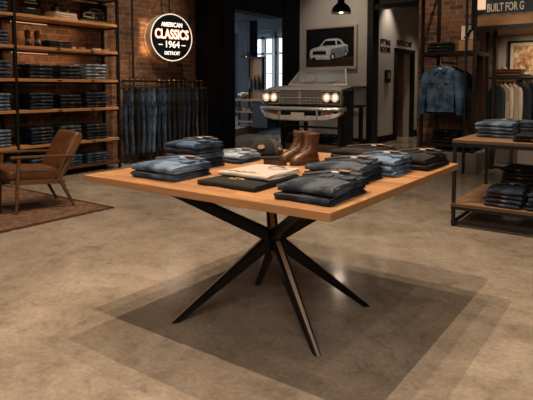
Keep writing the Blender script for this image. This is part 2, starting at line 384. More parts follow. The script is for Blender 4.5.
# the next room, seen through the opening: windows, raised floor, beams
mb = MB(); mb.span((-16, 17, 0), (-13.3, 17.2, 3.7)); mb.span((-10.7, 17, 0), (-7.6, 17.2, 3.7)); mb.span((-13.3, 17, 0), (-10.7, 17.2, 1.1)); mb.span((-13.3, 17, 3.3), (-10.7, 17.2, 3.7))
struct('wall_next_room_back', mb, 'far_paint')
struct('wall_next_room_left', MB().span((-16.1, 5, 0), (-16, 17, 3.7)), 'far_paint')
struct('wall_next_room_front', MB().span((-16, 4.9, 0), (-7.6, 5, 3.7)), 'far_paint')
struct('wall_next_room_right', MB().span((-7.6, 11.4, 0), (-7.45, 17, 3.7)), 'far_paint')
struct('ceiling_next_room', MB().span((-16, 5, 3.7), (-7.6, 17, 3.8)), 'far_ceiling')
for k, x in enumerate((-12.9, -11.96, -10.98)):
    pass
def window(n, x0, x1, z0, z1, y=17.0):
    mb = MB(); t = .09
    mb.span((x0, y, z0), (x1, y + .1, z0 + t)); mb.span((x0, y, z1 - t), (x1, y + .1, z1))
    mb.span((x0, y, z0), (x0 + t, y + .1, z1)); mb.span((x1 - t, y, z0), (x1, y + .1, z1))
    zm = z0 + (z1 - z0) * .68; mb.span((x0, y, zm), (x1, y + .1, zm + t * .8)); 
    for q in (.34,): mb.span((x0, y + .02, z0 + (z1 - z0) * q), (x1, y + .08, z0 + (z1 - z0) * q + .03))
    o = struct('window_%d' % n, mb, 'black_metal')
    MB().span((x0 + .02, y + .045, z0 + .02), (x1 - .02, y + .055, z1 - .02)).build('pane', 'window_glass', o)
window(1, -13.3, -12.45, 1.1, 3.3); window(2, -12.45, -11.95, 1.1, 3.3); window(3, -11.85, -11.3, 1.1, 3.3); window(4, -11.3, -10.7, 1.1, 3.3)
struct('trim_8', MB().span((-11.97, 16.9, 1.0), (-11.83, 17.1, 3.4)), 'black_metal')
struct('trim_9', MB().span((-10.42, 12.9, 0), (-9.95, 13.3, 3.69)), 'far_paint')
struct('trim_10', MB().span((-16, 12.3, 3.25), (-7.6, 12.5, 3.69)), 'far_paint')
struct('trim_11', MB().span((-16, 15.2, 3.3), (-7.6, 15.35, 3.69)), 'far_paint')
mb = MB(); mb.poly([(-8.97, 10.94, 0), (-10.36, 15.01, 0), (-10.8, 16.3, 0), (-15.5, 16.3, 0), (-15.5, 9.5, 0), (-8.6, 9.5, 0)], (0, 0, .2))
struct('trim_12', mb, 'concrete_block')
# next room: added daylight areas, left one without a window, and added warm spots
area((-12, 16.85, 2.2), (R(90), 0, 0), 2.4, 2.0, 60, (.75, .87, 1))
spot((-9.0, 10.9, 3.5), (-9.4, 12.1, .9), 60, 70, .9, .05, (1, .85, .7))
spot((-8.6, 10.0, 3.5), (-9.3, 11.5, .1), 60, 80, .9, .05, (1, .85, .7))
area((-15.5, 11, 2.4), (0, R(-90), 0), 2.4, 5, 160, (.75, .87, 1))

# ------------------------------------------------------------ display table with spider base
T = thing('display_table', 'large square oak display table on a black starburst steel base', 'table', (-1.75, 2.62, 0))
mb = MB(); mb.span((-.79, -.835, .782), (.765, .835, .82)); mb.m = [1, 1, 1, 1, 0, 0]; mb.build('tabletop', ['oak_table', 'oak_edge'], T, bevel=.004)
hub = Vector((.02, -.16, .45))
MB().lathe([(.0, -.05), (.035, -.045), (.055, -.02), (.055, .02), (.035, .045), (0, .05)], hub, 12).build('hub', 'black_steel', T, smooth=True)
def leg(p1, w0, w1, name):
    p0 = hub; p1 = Vector(p1); t = (p1 - p0).normalized(); sd = t.cross(Vector((0, 0, 1))).normalized(); u = sd.cross(t).normalized()
    def ring(p, a, b): # five-sided blade with a narrow outward ridge
        return [p - sd * a - u * b, p + sd * a - u * b, p + sd * a + u * b * .7, p + sd * a * .42 + u * b, p - sd * a * .42 + u * b, p - sd * a + u * b * .7]
    mb = MB(); r0, r1 = ring(p0 + t * .02, w0, w0 * 1.1), ring(p1, w1, w1 * 1.15)
    if name == 'leg':
        for q in r1: q.z = max(q.z, 0) if abs(q.z) < .06 else q.z
        r1 = [q + t * ((0 - q.z) / t.z) for q in r1]
    else: r1 = [q + t * ((.782 - q.z) / t.z) for q in r1]
    mb.mi = 0; mb.loft([r0, r1]); 
    for i, k in enumerate(mb.f):
        if k == (3, 4, 10, 9) : mb.m[i] = 1
    mb.m[3] = 1
    mb.build(name, ['black_steel', 'brushed_steel'], T, bevel=.0025)
off = Vector((-1.75, 2.62, 0))
for p in [(-2.096, 2.049, 0), (-1.285, 2.193, 0), (-1.343, 2.863, 0), (-2.07, 2.76, 0)]: leg(Vector(p) - off, .034, .017, 'leg')
for p in [(-2.14, 1.98, .78), (-1.22, 2.05, .78), (-1.30, 3.05, .78), (-2.16, 3.0, .78)]: leg(Vector(p) - off, .032, .024, 'arm')

# ------------------------------------------------------------ folded jeans
def fold_mesh(w, l, t, seed, puff=0):
    rnd = random.Random(seed); ph = [rnd.uniform(0, 6) for _ in range(8)]
    prof = []; a = t / 2; g = t * .035
    for y in [l / 2 - i * l / 9 for i in range(9)]: prof.append((y, 0))
    for k in range(9):
        an = -pi / 2 - pi * k / 8; prof.append((-l / 2 + a + a * 1.25 * cos(an), a + a * sin(an)))
    for i in range(1, 12): prof.append((-l / 2 + a + i * (l - a) / 11, t))
    # the open back: the edges of four layers
    for (zc, dep, ex) in ((.77, .55, .010), (.5, .93, .0), (.24, .55, .006)):
        prof.append((l / 2 + ex, (zc + .16) * t)); prof.append((l / 2, zc * t + g))
        for i in range(1, 5): prof.append((l / 2 - i * (l * dep) / 4, zc * t + g))
        for i in range(4, 0, -1): prof.append((l / 2 - i * (l * dep) / 4, zc * t - g))
        prof.append((l / 2, zc * t - g))
    prof.append((l / 2 + .004, t * .1))
    xs = [-.5, -.492, -.47, -.43, -.3, -.15, 0, .15, .3, .43, .47, .492, .5]; rings = []
    for x in xs:
        e = 1 - max(0, (abs(x) - .43) / .07) ** 2 * .12
        ring = []
        for (y, z) in prof:
            taper = 1 - .07 * (y / l + .5) * (z / t)
            lay = .006 * sin(ph[5] + z / t * 9 + y * 16) if abs(x) > .4 else 0
            X = x * w * taper + (lay if x > 0 else -lay); yy = y + .007 * sin(ph[0] + x * 5) + .003 * sin(ph[1] + x * 13)
            zz = a + (z - a) * e
            if z > t * .9:
                zz -= t * .09 * (.5 + .5 * sin(ph[2] + x * 7 + y * 11)) + t * .07 * (.5 + .5 * sin(ph[3] + x * 17 - y * 29))
                zz += puff * t * (cos(x * pi) * .5 + .3) * (1 - abs(2 * y / l) ** 3)
            ring.append((X, yy, zz))
        rings.append(ring)
    return MB().loft(rings)
def folded_jeans(w, l, t, mat, seed, label, group, loc, rz=0, top=False, patch=True, patchmat='leather_patch', stitch=True):
    T = thing('folded_jeans', label, 'jeans', loc, rz, group)
    body = fold_mesh(w, l, t, seed, .55 if top else 0).build('denim_body', mat, T, smooth=True)
    if patch and not top:
        MB().box((.02 * w, -l / 2 - t * .085, t * .66), (.036, .003, t * .26)).build('leather_patch', patchmat, T)
    if top:
        # waistband crossing the back of the top pair, with patch, tag, pockets, loops and stitching
        zt = t * 1.22
        p0, p1, p2 = Vector((-w * .42, l * .02, zt)), Vector((-w * .02, l * .38, zt + .012)), Vector((w * .46, l * .30, zt + .006))
        wb = MB(); wb.bar(p0 + Vector((0, 0, .001)), p1, .032, .010); wb.bar(p1, p2, .036, .011); wb.build('waistband', mat, T, bevel=.003)
        pt = (p1 + p2) / 2; an = math.atan2((p2 - p1).y, (p2 - p1).x)
        MB().box(pt + Vector((-.01, -.012, .010)), (.056, .040, .003), an).build('leather_patch', patchmat, T, bevel=.001)
        MB().box(pt + Vector((-.045, -.045, .006)), (.035, .016, .005), an).build('size_tag', 'white_print', T)
        yk = MB(); yk.poly([(-w * .40, -l * .02, zt - .010), (-w * .02, l * .33, zt - .008), (w * .44, l * .25, zt - .010), (w * .42, -l * .05, zt - .012)], (0, 0, .012)); yk.build('back_yoke', mat, T, bevel=.003)
        for sx in (-1, 1):
            c = pt + Vector((sx * .055 - .01, -.10, 0)); c.z = zt + .001
            MB().poly([c + Vector(q) for q in [(-.032, .03, 0), (.032, .03, 0), (.032, -.03, 0), (0, -.045, 0), (-.032, -.03, 0)]], (0, 0, .008)).build('back_pocket', mat, T, bevel=.002)
        st = MB()
        for a, b2 in ((p0, p1), (p1, p2)):
            for s_ in (-.012, .012):
                d = (b2 - a).normalized(); n_ = Vector((-d.y, d.x, 0)) * s_; st.tube([a + n_ + Vector((0, 0, .0065)), b2 + n_ + Vector((0, 0, .0062))], .0009, 4)
        st.tube([(w * .40, -l * .42, zt + .0005), (w * .41, -l * .1, zt + .001), (w * .42, l * .2, zt + .004)], .0012, 4)
        st.tube([(-w * .3, -l * .4, zt), (w * .1, -l * .2, zt + .001), (w * .35, l * .05, zt + .004)], .0010, 4)
        st.build('stitching', 'thread', T)
    if w < .35 and patchmat and loc[2] > .8 and loc[0] > -2.6 and loc[1] < 4:
        for zz in (.24, .76):
            for sx in (-1, 1):
                MB().tube([(sx * (w * .5 - .004 - (y_ / l + .5) * w * .035 * zz), y_, zz * t + .0018 * sin(y_ * 60 + seed)) for y_ in [-l * .42 + k * l * .9 / 10 for k in range(11)]], .0022, 5).build('side_seam', 'denim_light' if 'black' not in mat else 'denim_dark', T)
    if not top and stitch:
        st = MB(); st.tube([(-w * .46, -l / 2 - t * .02, t * .82), (-w * .2, -l / 2 - t * .03, t * .84), (w * .46, -l / 2 - t * .02, t * .82)], .0012, 4); st.build('stitching', 'thread', T)
    return T
ORD = ['top', 'second from top', 'third from top', 'fourth from top', 'fifth from top', 'sixth from top', 'seventh from top', 'eighth from top']
def stack(x0, x1, y0, y1, z, t, mats, desc, place, rz=0, seed=0, front='-Y', fancy=True, pm='leather_patch', patch=True):
    """a pile of pairs from the bottom up; front is the side the folds face"""
    n = len(mats); cx, cy = (x0 + x1) / 2, (y0 + y1) / 2; w, l = (x1 - x0, y1 - y0) if front == '-Y' else (y1 - y0, x1 - x0)
    rnd = random.Random(seed * 31 + 5)
    for i, mname in enumerate(mats):
        word = ORD[n - 1 - i] if i < n - 1 or n > 1 else 'only'
        if n > 2 and i == 0: word = 'bottom'
        elif n == 2 and i == 0: word = 'lower'
        elif n == 2: word = 'upper'
        j = rnd.uniform(-.009, .009); a = rnd.uniform(-.06, .06) * (1 if front == '-Y' else .5) + rz + (0 if front == '-Y' else pi / 2)
        folded_jeans(w, l, t * .985, mname, seed * 10 + i, '%s %s folded jeans %s' % (word, desc, place), 'folded jeans ' + place, (cx + j, cy + rnd.uniform(-.008, .008), z + i * t), a, top=(fancy and i == n - 1), patchmat=pm, patch=patch)
ZT = .82
stack(-2.28, -1.965, 1.89, 2.19, ZT, .038, ['denim_mid', 'denim_light'], 'faded blue', 'at the left corner of oak table', seed=1, patch=False)
stack(-2.38, -2.13, 2.25, 2.50, ZT, .031, ['denim_dark', 'denim_dark', 'denim_mid', 'denim_dark', 'denim_mid'], 'dark blue', 'in tall pile behind the left corner pair', seed=2, patch=False)
stack(-2.34, -2.09, 2.60, 2.83, ZT, .027, ['denim_dark', 'denim_pale'], 'grey-blue', 'left of the cap on oak table', seed=3, patch=False)
stack(-1.31, -1.045, 1.87, 2.24, ZT, .037, ['denim_dark', 'denim_worn'], 'dark worn', 'at the near corner of oak table', seed=4, patch=False)
stack(-1.44, -1.15, 2.33, 2.66, ZT, .030, ['denim_dark', 'denim_dark', 'denim_worn'], 'indigo', 'behind the near corner pair', seed=5, patch=False)
stack(-1.38, -1.11, 2.69, 2.97, ZT, .030, ['denim_light', 'denim_light', 'denim_light'], 'light blue', 'behind the indigo pile on oak table', seed=6, patch=False)
stack(-1.31, -1.03, 3.01, 3.38, ZT, .036, ['denim_black', 'denim_black'], 'black', 'at the right corner of oak table', seed=7, patch=False)
stack(-1.70, -1.37, 3.06, 3.40, ZT, .026, ['denim_black', 'denim_black', 'denim_black'], 'black', 'right of the boots on oak table', seed=8, patch=False)

# ------------------------------------------------------------ shirts on the table
def folded_shirt(x0, x1, y0, y1, z, t, mat, label, rz=0, seed=3):
    T = thing('folded_shirt', label, 'shirt', ((x0 + x1) / 2, (y0 + y1) / 2, z), rz); w, l = x1 - x0, y1 - y0
    fold_mesh(w, l, t, seed).build('shirt_body', mat, T, smooth=True)
    return T, w, l
B, bw, bl = folded_shirt(-1.82, -1.47, 1.93, 2.34, ZT, .03, 'black_cotton', 'black folded t-shirt with tan print under the cream shirt', .03, 11)
pr = MB()
for k in range(9): pr.box((-.05 + .018 * (k % 5), -bl / 2 + .10 + .016 * (k // 3), .0300), (.014, .010, .0016), k * .7)
pr.build('chest_print', 'print_tan', B)
Cr, cw, cl = folded_shirt(-1.80, -1.49, 2.07, 2.38, ZT + .031, .026, 'cream_cotton', 'cream folded t-shirt lying on the black shirt', .02, 12)
MB().tube([(.05 + .055 * cos(a), .08 + .045 * sin(a), .0262) for a in [k * 2 * pi / 16 for k in range(17)]], .005, 6, flat=.6).build('neck_ribbing', 'cream_cotton', Cr, smooth=True)
MB().tube([(.05 + .047 * cos(a), .08 + .037 * sin(a), .0275) for a in [k * 2 * pi / 16 for k in range(17)]], .0016, 4).build('neck_seam', 'leather_dark', Cr)
pr = MB(); rnd = random.Random(4)
for k in range(16): pr.box((-.12 + .011 * k, -cl / 2 + .03 + rnd.uniform(0, .022), .0262), (.016, .012, .0016), rnd.uniform(0, 3))
pr.build('chest_print', 'print_tan', Cr)

# ------------------------------------------------------------ cap
K = thing('baseball_cap', 'black and brown baseball cap with tan front emblem on oak table', 'cap', (-2.16, 3.08 + .1, ZT), R(52))
K.location = (-2.205, 3.06, ZT); K.scale = (1.22, 1.22, 1.12)
def cap_panel(a0, a1, mat, name):
    mb = MB(); rings = []
    for i in range(9):
        th = i / 8 * pi / 2 * .97; r = cos(th) ** .8; z = sin(th) * .100
        rings.append([(.095 * r * cos(a0 + (a1 - a0) * k / 16), .108 * r * sin(a0 + (a1 - a0) * k / 16), .012 + z) for k in range(17)])
    mb.loft(rings, False, False); o = mb.build(name, mat, K, smooth=True); md = o.modifiers.new('solid', 'SOLIDIFY'); md.thickness = .003; return o
cap_panel(-pi * 1.02, -pi * .44, 'black_cotton', 'front_panel'); cap_panel(-pi * .44, pi * .98, 'cap_side', 'side_panel')
mb = MB(); top = []; 
for i in range(13):
    a = -pi * .98 + i / 12 * pi * .76 ; top.append((.098 * cos(a), .110 * sin(a), .012))
out = []
for i in range(13):
    u = i / 12; a = -pi * .98 + u * pi * .76; ext = 1 + .62 * sin(pi * u) ** .7; out.append((.098 * cos(a) * ext, .110 * sin(a) * ext, .004 + .006 * sin(pi * u)))
mb.loft([top, out, [(x, y, z - .004) for x, y, z in out], [(x, y, z - .004) for x, y, z in top]], False, False); mb.build('brim', 'black_cotton', K, smooth=True)
MB().lathe([(0, .008), (.006, .006), (.008, 0)], (0, 0, .110), 10).build('top_button', 'black_cotton', K, smooth=True)
def emblem(a, z, r, nm):
    nrm = Vector((cos(a), sin(a), .55)).normalized(); tx = Vector((-sin(a), cos(a), 0)); ty = nrm.cross(tx)
    c = Vector((.089 * cos(a), .101 * sin(a), z)); pts = []
    for k in range(16):
        q = k / 16 * 2 * pi; rr = r * (1 + .18 * (k % 2)); pts.append(c + tx * rr * 1.15 * cos(q) - ty * rr * .8 * sin(q))
    MB().poly(pts, nrm * .004).build(nm, 'leather_patch', K)
emblem(-pi * .72, .066, .017, 'front_emblem'); emblem(-pi * .32, .05, .011, 'side_emblem')

# ------------------------------------------------------------ boots
def ell(cx, cy, rx, ry, z, n=20, toe=1.0): return [(cx + rx * cos(2 * pi * k / n), cy + ry * sin(2 * pi * k / n) * (toe if sin(2 * pi * k / n) < 0 else 1), z) for k in range(n)]
def boot(label, loc, rz):
    T = thing('leather_boot', label, 'boot', loc, rz, 'pair of boots on the oak table')
    # toe points to -y
    mb = MB(); mb.loft([ell(0, -.03, .040, .118, .022), ell(0, -.03, .043, .121, .034), ell(0, -.028, .042, .116, .052), ell(0, -.016, .038, .098, .072), ell(0, .006, .035, .072, .090),
        ell(0, .024, .033, .052, .108), ell(0, .030, .033, .046, .130), ell(0, .032, .036, .048, .165), ell(0, .034, .039, .052, .200), ell(0, .034, .040, .054, .222)])
    mb.build('upper', 'leather_boot', T, smooth=True)
    MB().loft([ell(0, -.03, .044, .124, .0), ell(0, -.03, .046, .126, .008), ell(0, -.03, .046, .126, .024)]).build('sole', 'rubber_sole', T, smooth=True)
    MB().tube([(.0405 * cos(a), .034 + .0545 * sin(a), .222) for a in [k * 2 * pi / 20 for k in range(21)]], .0035, 6).build('collar', 'leather_boot', T, smooth=True)
    MB().poly([(-.018, -.022, .222), (.018, -.022, .222), (.016, -.014, .238), (-.016, -.014, .238)], (0, .005, 0)).build('tongue', 'leather_boot', T, bevel=.002)
    lc = MB(); pts = []
    for k in range(7):
        u = k / 6; z = .092 + u * .12; y = [-.062, -.043, -.030, -.022, -.020, -.021, -.0235][k]
        lc.tube([(-.017, y + .004, z), (0, y - .003, z + .004), (.017, y + .004, z)], .0024, 7)
        if k < 6: pass
        pts.append((y, z))
    for k in range(6):
        (y0, z0), (y1, z1) = pts[k], pts[k + 1]; lc.tube([(-.017, y0 + .003, z0), (.017, y1 + .003, z1)], .002, 4); lc.tube([(.017, y0 + .003, z0), (-.017, y1 + .003, z1)], .002, 4)
    lc.build('laces', 'thread', T)
    MB().tube([(0, .088, .20), (0, .094, .225), (0, .091, .245), (0, .086, .225), (0, .087, .20)], .003, 7).build('pull_loop', 'leather_dark', T)
    st = MB(); st.tube([(.0395 * cos(a), -.012 + .085 * sin(a) , .078 + .016 * max(0, sin(a))) for a in [pi + k * pi / 12 for k in range(13)]], .0014, 4); st.build('toe_seam', 'leather_dark', T)
    return T
boot('brown leather lace-up boot, left one standing beside the belt', (-1.90, 2.98, ZT), R(-14)).scale = (1.14, 1.0, .85)
boot('brown leather lace-up boot, right one nearer the folded jeans', (-1.76, 2.89, ZT), R(-12)).scale = (1.14, 1.0, .85)
# ------------------------------------------------------------ belt
T = thing('leather_belt', 'dark brown coiled leather belt lying before the boots', 'belt', (-1.89, 2.70, ZT), R(30))
pts = []; inner = []; n = 76
for k in range(n):
    a = k / 12 * pi * .98; r = .020 + .0021 * a; pts.append(Vector((r * cos(a) * 1.25, r * sin(a) * .62, 0)))
mb = MB(); rings = []
for k, p in enumerate(pts):
    d = (pts[min(k + 1, n - 1)] - pts[max(k - 1, 0)]).normalized(); nn = Vector((-d.y, d.x, 0)) * .0016
    rings.append([p - nn, p + nn, p + nn + Vector((0, 0, .034)), p - nn + Vector((0, 0, .034))])
mb.loft(rings); mb.build('strap', 'leather_dark', T, smooth=True)
e = pts[-1]; d = (pts[-1] - pts[-2]).normalized()
mb = MB(); mb.bar(e + Vector((0, 0, .002)), e + d * .035 + Vector((0, 0, .002)), .004, .004); mb.bar(e + Vector((0, 0, .034)), e + d * .035 + Vector((0, 0, .034)), .004, .004); mb.bar(e + d * .035, e + d * .035 + Vector((0, 0, .036)), .004, .004); mb.build('buckle', 'brass', T)

# ------------------------------------------------------------ left wall shelving
SH = thing('shelving_rack', 'tall black steel rack with oak shelves against brick wall', 'shelf', (-7.2, 4.7, 0))
posts = [2.9, 3.90, 5.62]; levels = [2.31, 1.88, 1.43, .994, .50, .13]
for y in posts:
    for x in (-7.02, -7.40): MB().box((x + 7.2, y - 4.7, 1.6), (.04, .04, 3.2)).build('post', 'black_metal', SH)
    for z in levels + [2.75, 3.18]:
        MB().box((-.01, y - 4.7, z - .055), (.34, .025, .025)).build('cross_bar', 'black_metal', SH)
for (a, b2) in ((2.92, 3.88), (3.92, 5.60)):
    for z in levels + [2.75]:
        MB().span((-.20, a - 4.7, z - .042), (.20, b2 - 4.7, z)).build('shelf_board', 'oak_shelf' if z > .2 else 'walnut', SH, bevel=.003)
        MB().box((-.175, (a + b2) / 2 - 4.7, z - .055), (.02, b2 - a, .02)).build('back_rail', 'black_metal', SH)
# warm under-shelf lights
for z in (2.31, 1.88):
    s = MB().box((-7.33, 4.3, z - .078), (.02, .55, .012)).build('shelf_light', 'strip_glow')
    tag(s, 'warm light strip under the ' + ('upper' if z > 2 else 'second') + ' oak shelf', 'lamp', 'light strips under shelves')
    area((-7.30, 4.6, z - .1), (0, R(18), 0), .03, 1.0, 1.0, (1, .6, .3))
names = {1.43: 'third shelf', .994: 'fourth shelf', .50: 'fifth shelf', .13: 'bottom shelf', 1.88: 'second shelf', 2.31: 'top shelf'}
cols = [('left', 4.10, 4.44), ('middle', 4.57, 4.91), ('right', 5.01, 5.37)]
kinds = {(1.43, 'left'): ('denim_dark', 4), (1.43, 'middle'): ('denim_dark', 4), (1.43, 'right'): ('denim_pale', 5),
         (.994, 'left'): ('denim_dark', 5), (.994, 'middle'): ('denim_black', 4), (.994, 'right'): ('denim_dark', 5),
         (.50, 'left'): ('denim_dark', 5), (.50, 'middle'): ('denim_mid', 5), (.50, 'right'): ('denim_dark', 5),
         (.13, 'middle'): ('denim_mid', 4), (.13, 'right'): ('denim_mid', 4), (.13, 'left'): ('denim_mid', 4)}
word = {'denim_dark': 'dark indigo', 'denim_black': 'near-black', 'denim_pale': 'pale blue', 'denim_mid': 'blue', 'denim_light': 'light blue'}
seed = 20
for z in (1.43, .994, .50, .13):
    for cn, y0, y1 in cols:
        k, n = kinds[(z, cn)]; seed += 1; t = {4: .052, 5: .048}[n] if z > .2 else .040
        stack(-7.36, -7.015, y0, y1, z, t, [k] * n, word[k], 'in %s pile on the %s' % (cn, names[z]), seed=seed, front='+X', fancy=False)
for z, k, n in ((1.88, 'denim_mid', 4), (1.43, 'denim_mid', 5), (.994, 'denim_light', 5), (.50, 'denim_light', 5), (.13, 'denim_mid', 4), (2.31, 'denim_mid', 3)):
    seed += 1; stack(-7.36, -7.03, 3.50, 3.82, z, .048 if z > .2 else .04, [k] * n, word[k], 'on %s of the cut-off left bay' % names[z], seed=seed, front='+X', fancy=False)
stack(-7.34, -7.03, 4.42, 4.78, 1.88, .035, ['denim_black'] * 3, 'black', 'beside the boots on the second shelf', seed=60, front='+X', fancy=False)
# things on the top shelf
T = thing('framed_sign', 'small black framed sign with white lettering on top shelf', 'sign', (-7.22, 4.28, 2.31), 0)
M0 = Matrix.Rotation(R(-8), 4, 'Y')
MB().box(M0 @ Vector((0, 0, .21)), (.02, .28, .42), M=M0).build('frame', 'frame_black', T, bevel=.003)
mb = MB()
for z, wd in ((.33, .10), (.27, .18), (.24, .17), (.20, .20), (.12, .12)): mb.box(M0 @ Vector((.012, 0, z)) , (.003, wd, .012), M=M0)
mb.build('printed_lines', 'white_print', T)
for k, (wd, mt, lab) in enumerate([(.40, 'paper', 'bottom'), (.38, 'box_kraft', 'middle'), (.37, 'paper', 'top')]):
    T = thing('book', '%s book of the stack on the top shelf' % lab, 'book', (-7.18, 4.72, 2.31 + k * .034), R(2 * k), 'books stacked on top shelf')
    mb = MB(); mb.box((0, 0, .002), (.27, wd, .003)); mb.box((0, 0, .031), (.27, wd, .003)); mb.box((-.133, 0, .0165), (.004, wd, .032)); mb.build('cover', mt, T)
    MB().box((0, 0, .0165), (.255, wd - .01, .025)).build('pages', 'mat_board', T)
# camera-like dark ornament on the books
T = thing('toy_truck', 'dark metal toy truck standing on the stacked books', 'ornament', (-7.18, 4.71, 2.412))
mb = MB(); mb.box((0, 0, .055), (.10, .26, .05)); mb.box((0, -.02, .10), (.09, .12, .06)); mb.build('body', 'black_steel', T, bevel=.012)
for yy in (-.085, .085):
    for xx in (-.05, .05): MB().cyl((xx - .012, yy, .028), (xx + .012, yy, .028), .028, 14).build('wheel', 'rubber_sole', T)
# black and white photograph of a car on top shelf
def car_side(T, o, u, v, n, sx, sz, mats, th=.004):
    """flat printed picture of an old car: outline shapes laid on the picture plane"""
    P = lambda a, b2, e=0: Vector(o) + Vector(u) * a * sx + Vector(v) * b2 * sz + Vector(n) * e
    def sh(pts, mat, e, nm):
        MB().poly([P(a, b2, e) for a, b2 in pts], Vector(n) * .0012).build(nm, mat, T)
    sh([(.05, .30), (.06, .42), (.12, .47), (.28, .52), (.39, .67), (.46, .70), (.68, .70), (.76, .66), (.82, .56), (.90, .52), (.91, .34), (.86, .26), (.60, .20), (.50, .17), (.12, .19), (.06, .24)], mats[0], th, 'printed_car')
    sh([(.52, .19), (.54, .44), (.89, .50), (.90, .34), (.86, .27)], mats[3], th + .0014, 'printed_side')
    sh([(.33, .53), (.41, .65), (.63, .65), (.645, .53)], mats[1], th + .0014, 'printed_windshield')
    sh([(.67, .53), (.665, .65), (.73, .63), (.78, .55)], mats[1], th + .0014, 'printed_window')
    sh([(.12, .31), (.12, .40), (.42, .40), (.43, .30)], mats[1], th + .0016, 'printed_grille')
    sh([(.17, .46), (.34, .50), (.50, .46), (.46, .44)], mats[2], th + .0014, 'printed_hood_shine')
    for cx_, r_, zc in ((.58, .075, .24), (.86, .052, .30), (.15, .045, .20)):
        sh([(cx_ + r_ * .8 * cos(a), zc + r_ * 1.3 * sin(a)) for a in [k * pi / 8 for k in range(16)]], mats[1], th + .0030, 'printed_wheel')
        if cx_ > .2: sh([(cx_ + r_ * .42 * cos(a), zc + r_ * .75 * sin(a)) for a in [k * pi / 8 for k in range(16)]], mats[0], th + .0046, 'printed_hubcap')
    for cx_ in (.10, .45): sh([(cx_ + .024 * cos(a), .36 + .036 * sin(a)) for a in [k * pi / 6 for k in range(12)]], mats[2], th + .0034, 'printed_headlight')
    sh([(.06, .28), (.06, .25), (.49, .22), (.50, .26)], mats[2], th + .0034, 'printed_bumper')
T = thing('car_photograph', 'black and white car photograph leaning on the top shelf', 'picture', (-7.24, 5.34, 2.31))
MB().box((0, 0, .16), (.02, .50, .32)).build('print_board', 'photo_black', T)
MB().box((.0115, 0, .035), (.003, .50, .05)).build('caption_band', 'photo_grey', T)
car_side(T, (.0105, -.23, .02), (0, 1, 0), (0, 0, 1), (1, 0, 0), .46, .32, ['photo_grey', 'photo_black', 'white_print', 'frame_black'], .002)
# second shelf: small boots and wallets
for k, (y, lab) in enumerate([(4.17, 'left'), (4.31, 'right')]):
    b_ = boot('small black boot, %s one of the pair on the second shelf' % lab, (-7.15, y, 1.88), R(70)); b_['group'] = 'black boots on second shelf'
    for c in b_.children:
        if c.name.startswith(('upper', 'collar', 'tongue')): c.data = c.data.copy(); c.data.materials.clear(); c.data.materials.append(MATS['leather_dark'])
for k, (y, wd, mt) in enumerate([(4.86, .15, 'paper'), (5.03, .13, 'leather_patch'), (5.17, .12, 'leather_dark'), (5.30, .14, 'paper'), (5.44, .13, 'leather_patch')]):
    T = thing('rolled_belt', ['first', 'second', 'third', 'fourth', 'fifth'][k] + ' rolled belt from the left along the second shelf', 'belt', (-7.12, y, 1.88), R(20 * k), 'rolled belts on second shelf')
    sp_ = []
    for j in range(40): a = j / 40 * 6 * pi; r_ = .012 + .0022 * a; sp_.append((r_ * cos(a), r_ * sin(a), .02))
    MB().tube(sp_, .006, 6, flat=3).build('strap', mt, T, smooth=True)
    MB().box((sp_[-1][0], sp_[-1][1], .022), (.03, .012, .036)).build('buckle', 'aged_chrome', T)
# small price tags on the shelf edges are metal
for z in (1.88, 1.43, .994, .50):
    for y, nm in ((4.55, 'left'), (5.12, 'right')):
        MB().box((.202, y - 4.7, z - .021), (.004, .06, .018)).build('shelf_label', 'black_metal', SH)

# ------------------------------------------------------------ round sign
T = thing('round_sign', 'round illuminated black sign reading American Classics 1964 Detroit', 'sign', (-7.10, 6.90, 2.21), R(75.5))
# local: +y is away from wall?  the face looks along local -y
def disc(r, y0, y1, n=48): return [(r * cos(2 * pi * k / n), y0, r * sin(2 * pi * k / n)) for k in range(n)], [(r * cos(2 * pi * k / n), y1, r * sin(2 * pi * k / n)) for k in range(n)]
a, b2 = disc(.43, .0, .24); MB().loft([a, b2]).build('casing', 'frame_champagne', T, smooth=True)
a, b2 = disc(.405, -.004, .0); MB().loft([a, b2]).build('face', 'sign_navy', T)
mb = MB(); mb.tube([(.418 * cos(q), -.006, .418 * sin(q)) for q in [k * 2 * pi / 48 for k in range(49)]], .0085, 8); mb.build('lit_rim', 'sign_rim', T, smooth=True)
RX = (R(90), 0, 0)
text('AMERICAN', .112, 'sign_white', T, (0, -.012, .225), RX, .003, .78, .001)
text('CLASSICS', .235, 'sign_orange', T, (0, -.009, .05), RX, .002, .70, .009, 'glowing_outline')
text('CLASSICS', .235, 'sign_white', T, (0, -.015, .05), RX, .003, .70, .002)
text('1964', .17, 'sign_white', T, (0, -.012, -.13), RX, .003, .92, .001)
text('DETROIT', .088, 'sign_white', T, (0, -.012, -.285), RX, .003, .88, .0005)
for s_ in (-1, 1): MB().box((s_ * .235, -.012, -.135), (.08, .006, .014)).build('dash', 'sign_white', T)
MB().cyl((0, .08, .42), (0, .08, 4.75), .014).build('hanging_rod', 'black_metal', T)
l = area((-7.39, 6.84, 2.21), (0, R(90), 0), .6, .7, 5, (1, .62, .3))   # the halo lamp behind the casing washes the bricks
MB().box((0, .265, .05), (.05, .05, .05)).build('wall_bracket', 'black_metal', T)

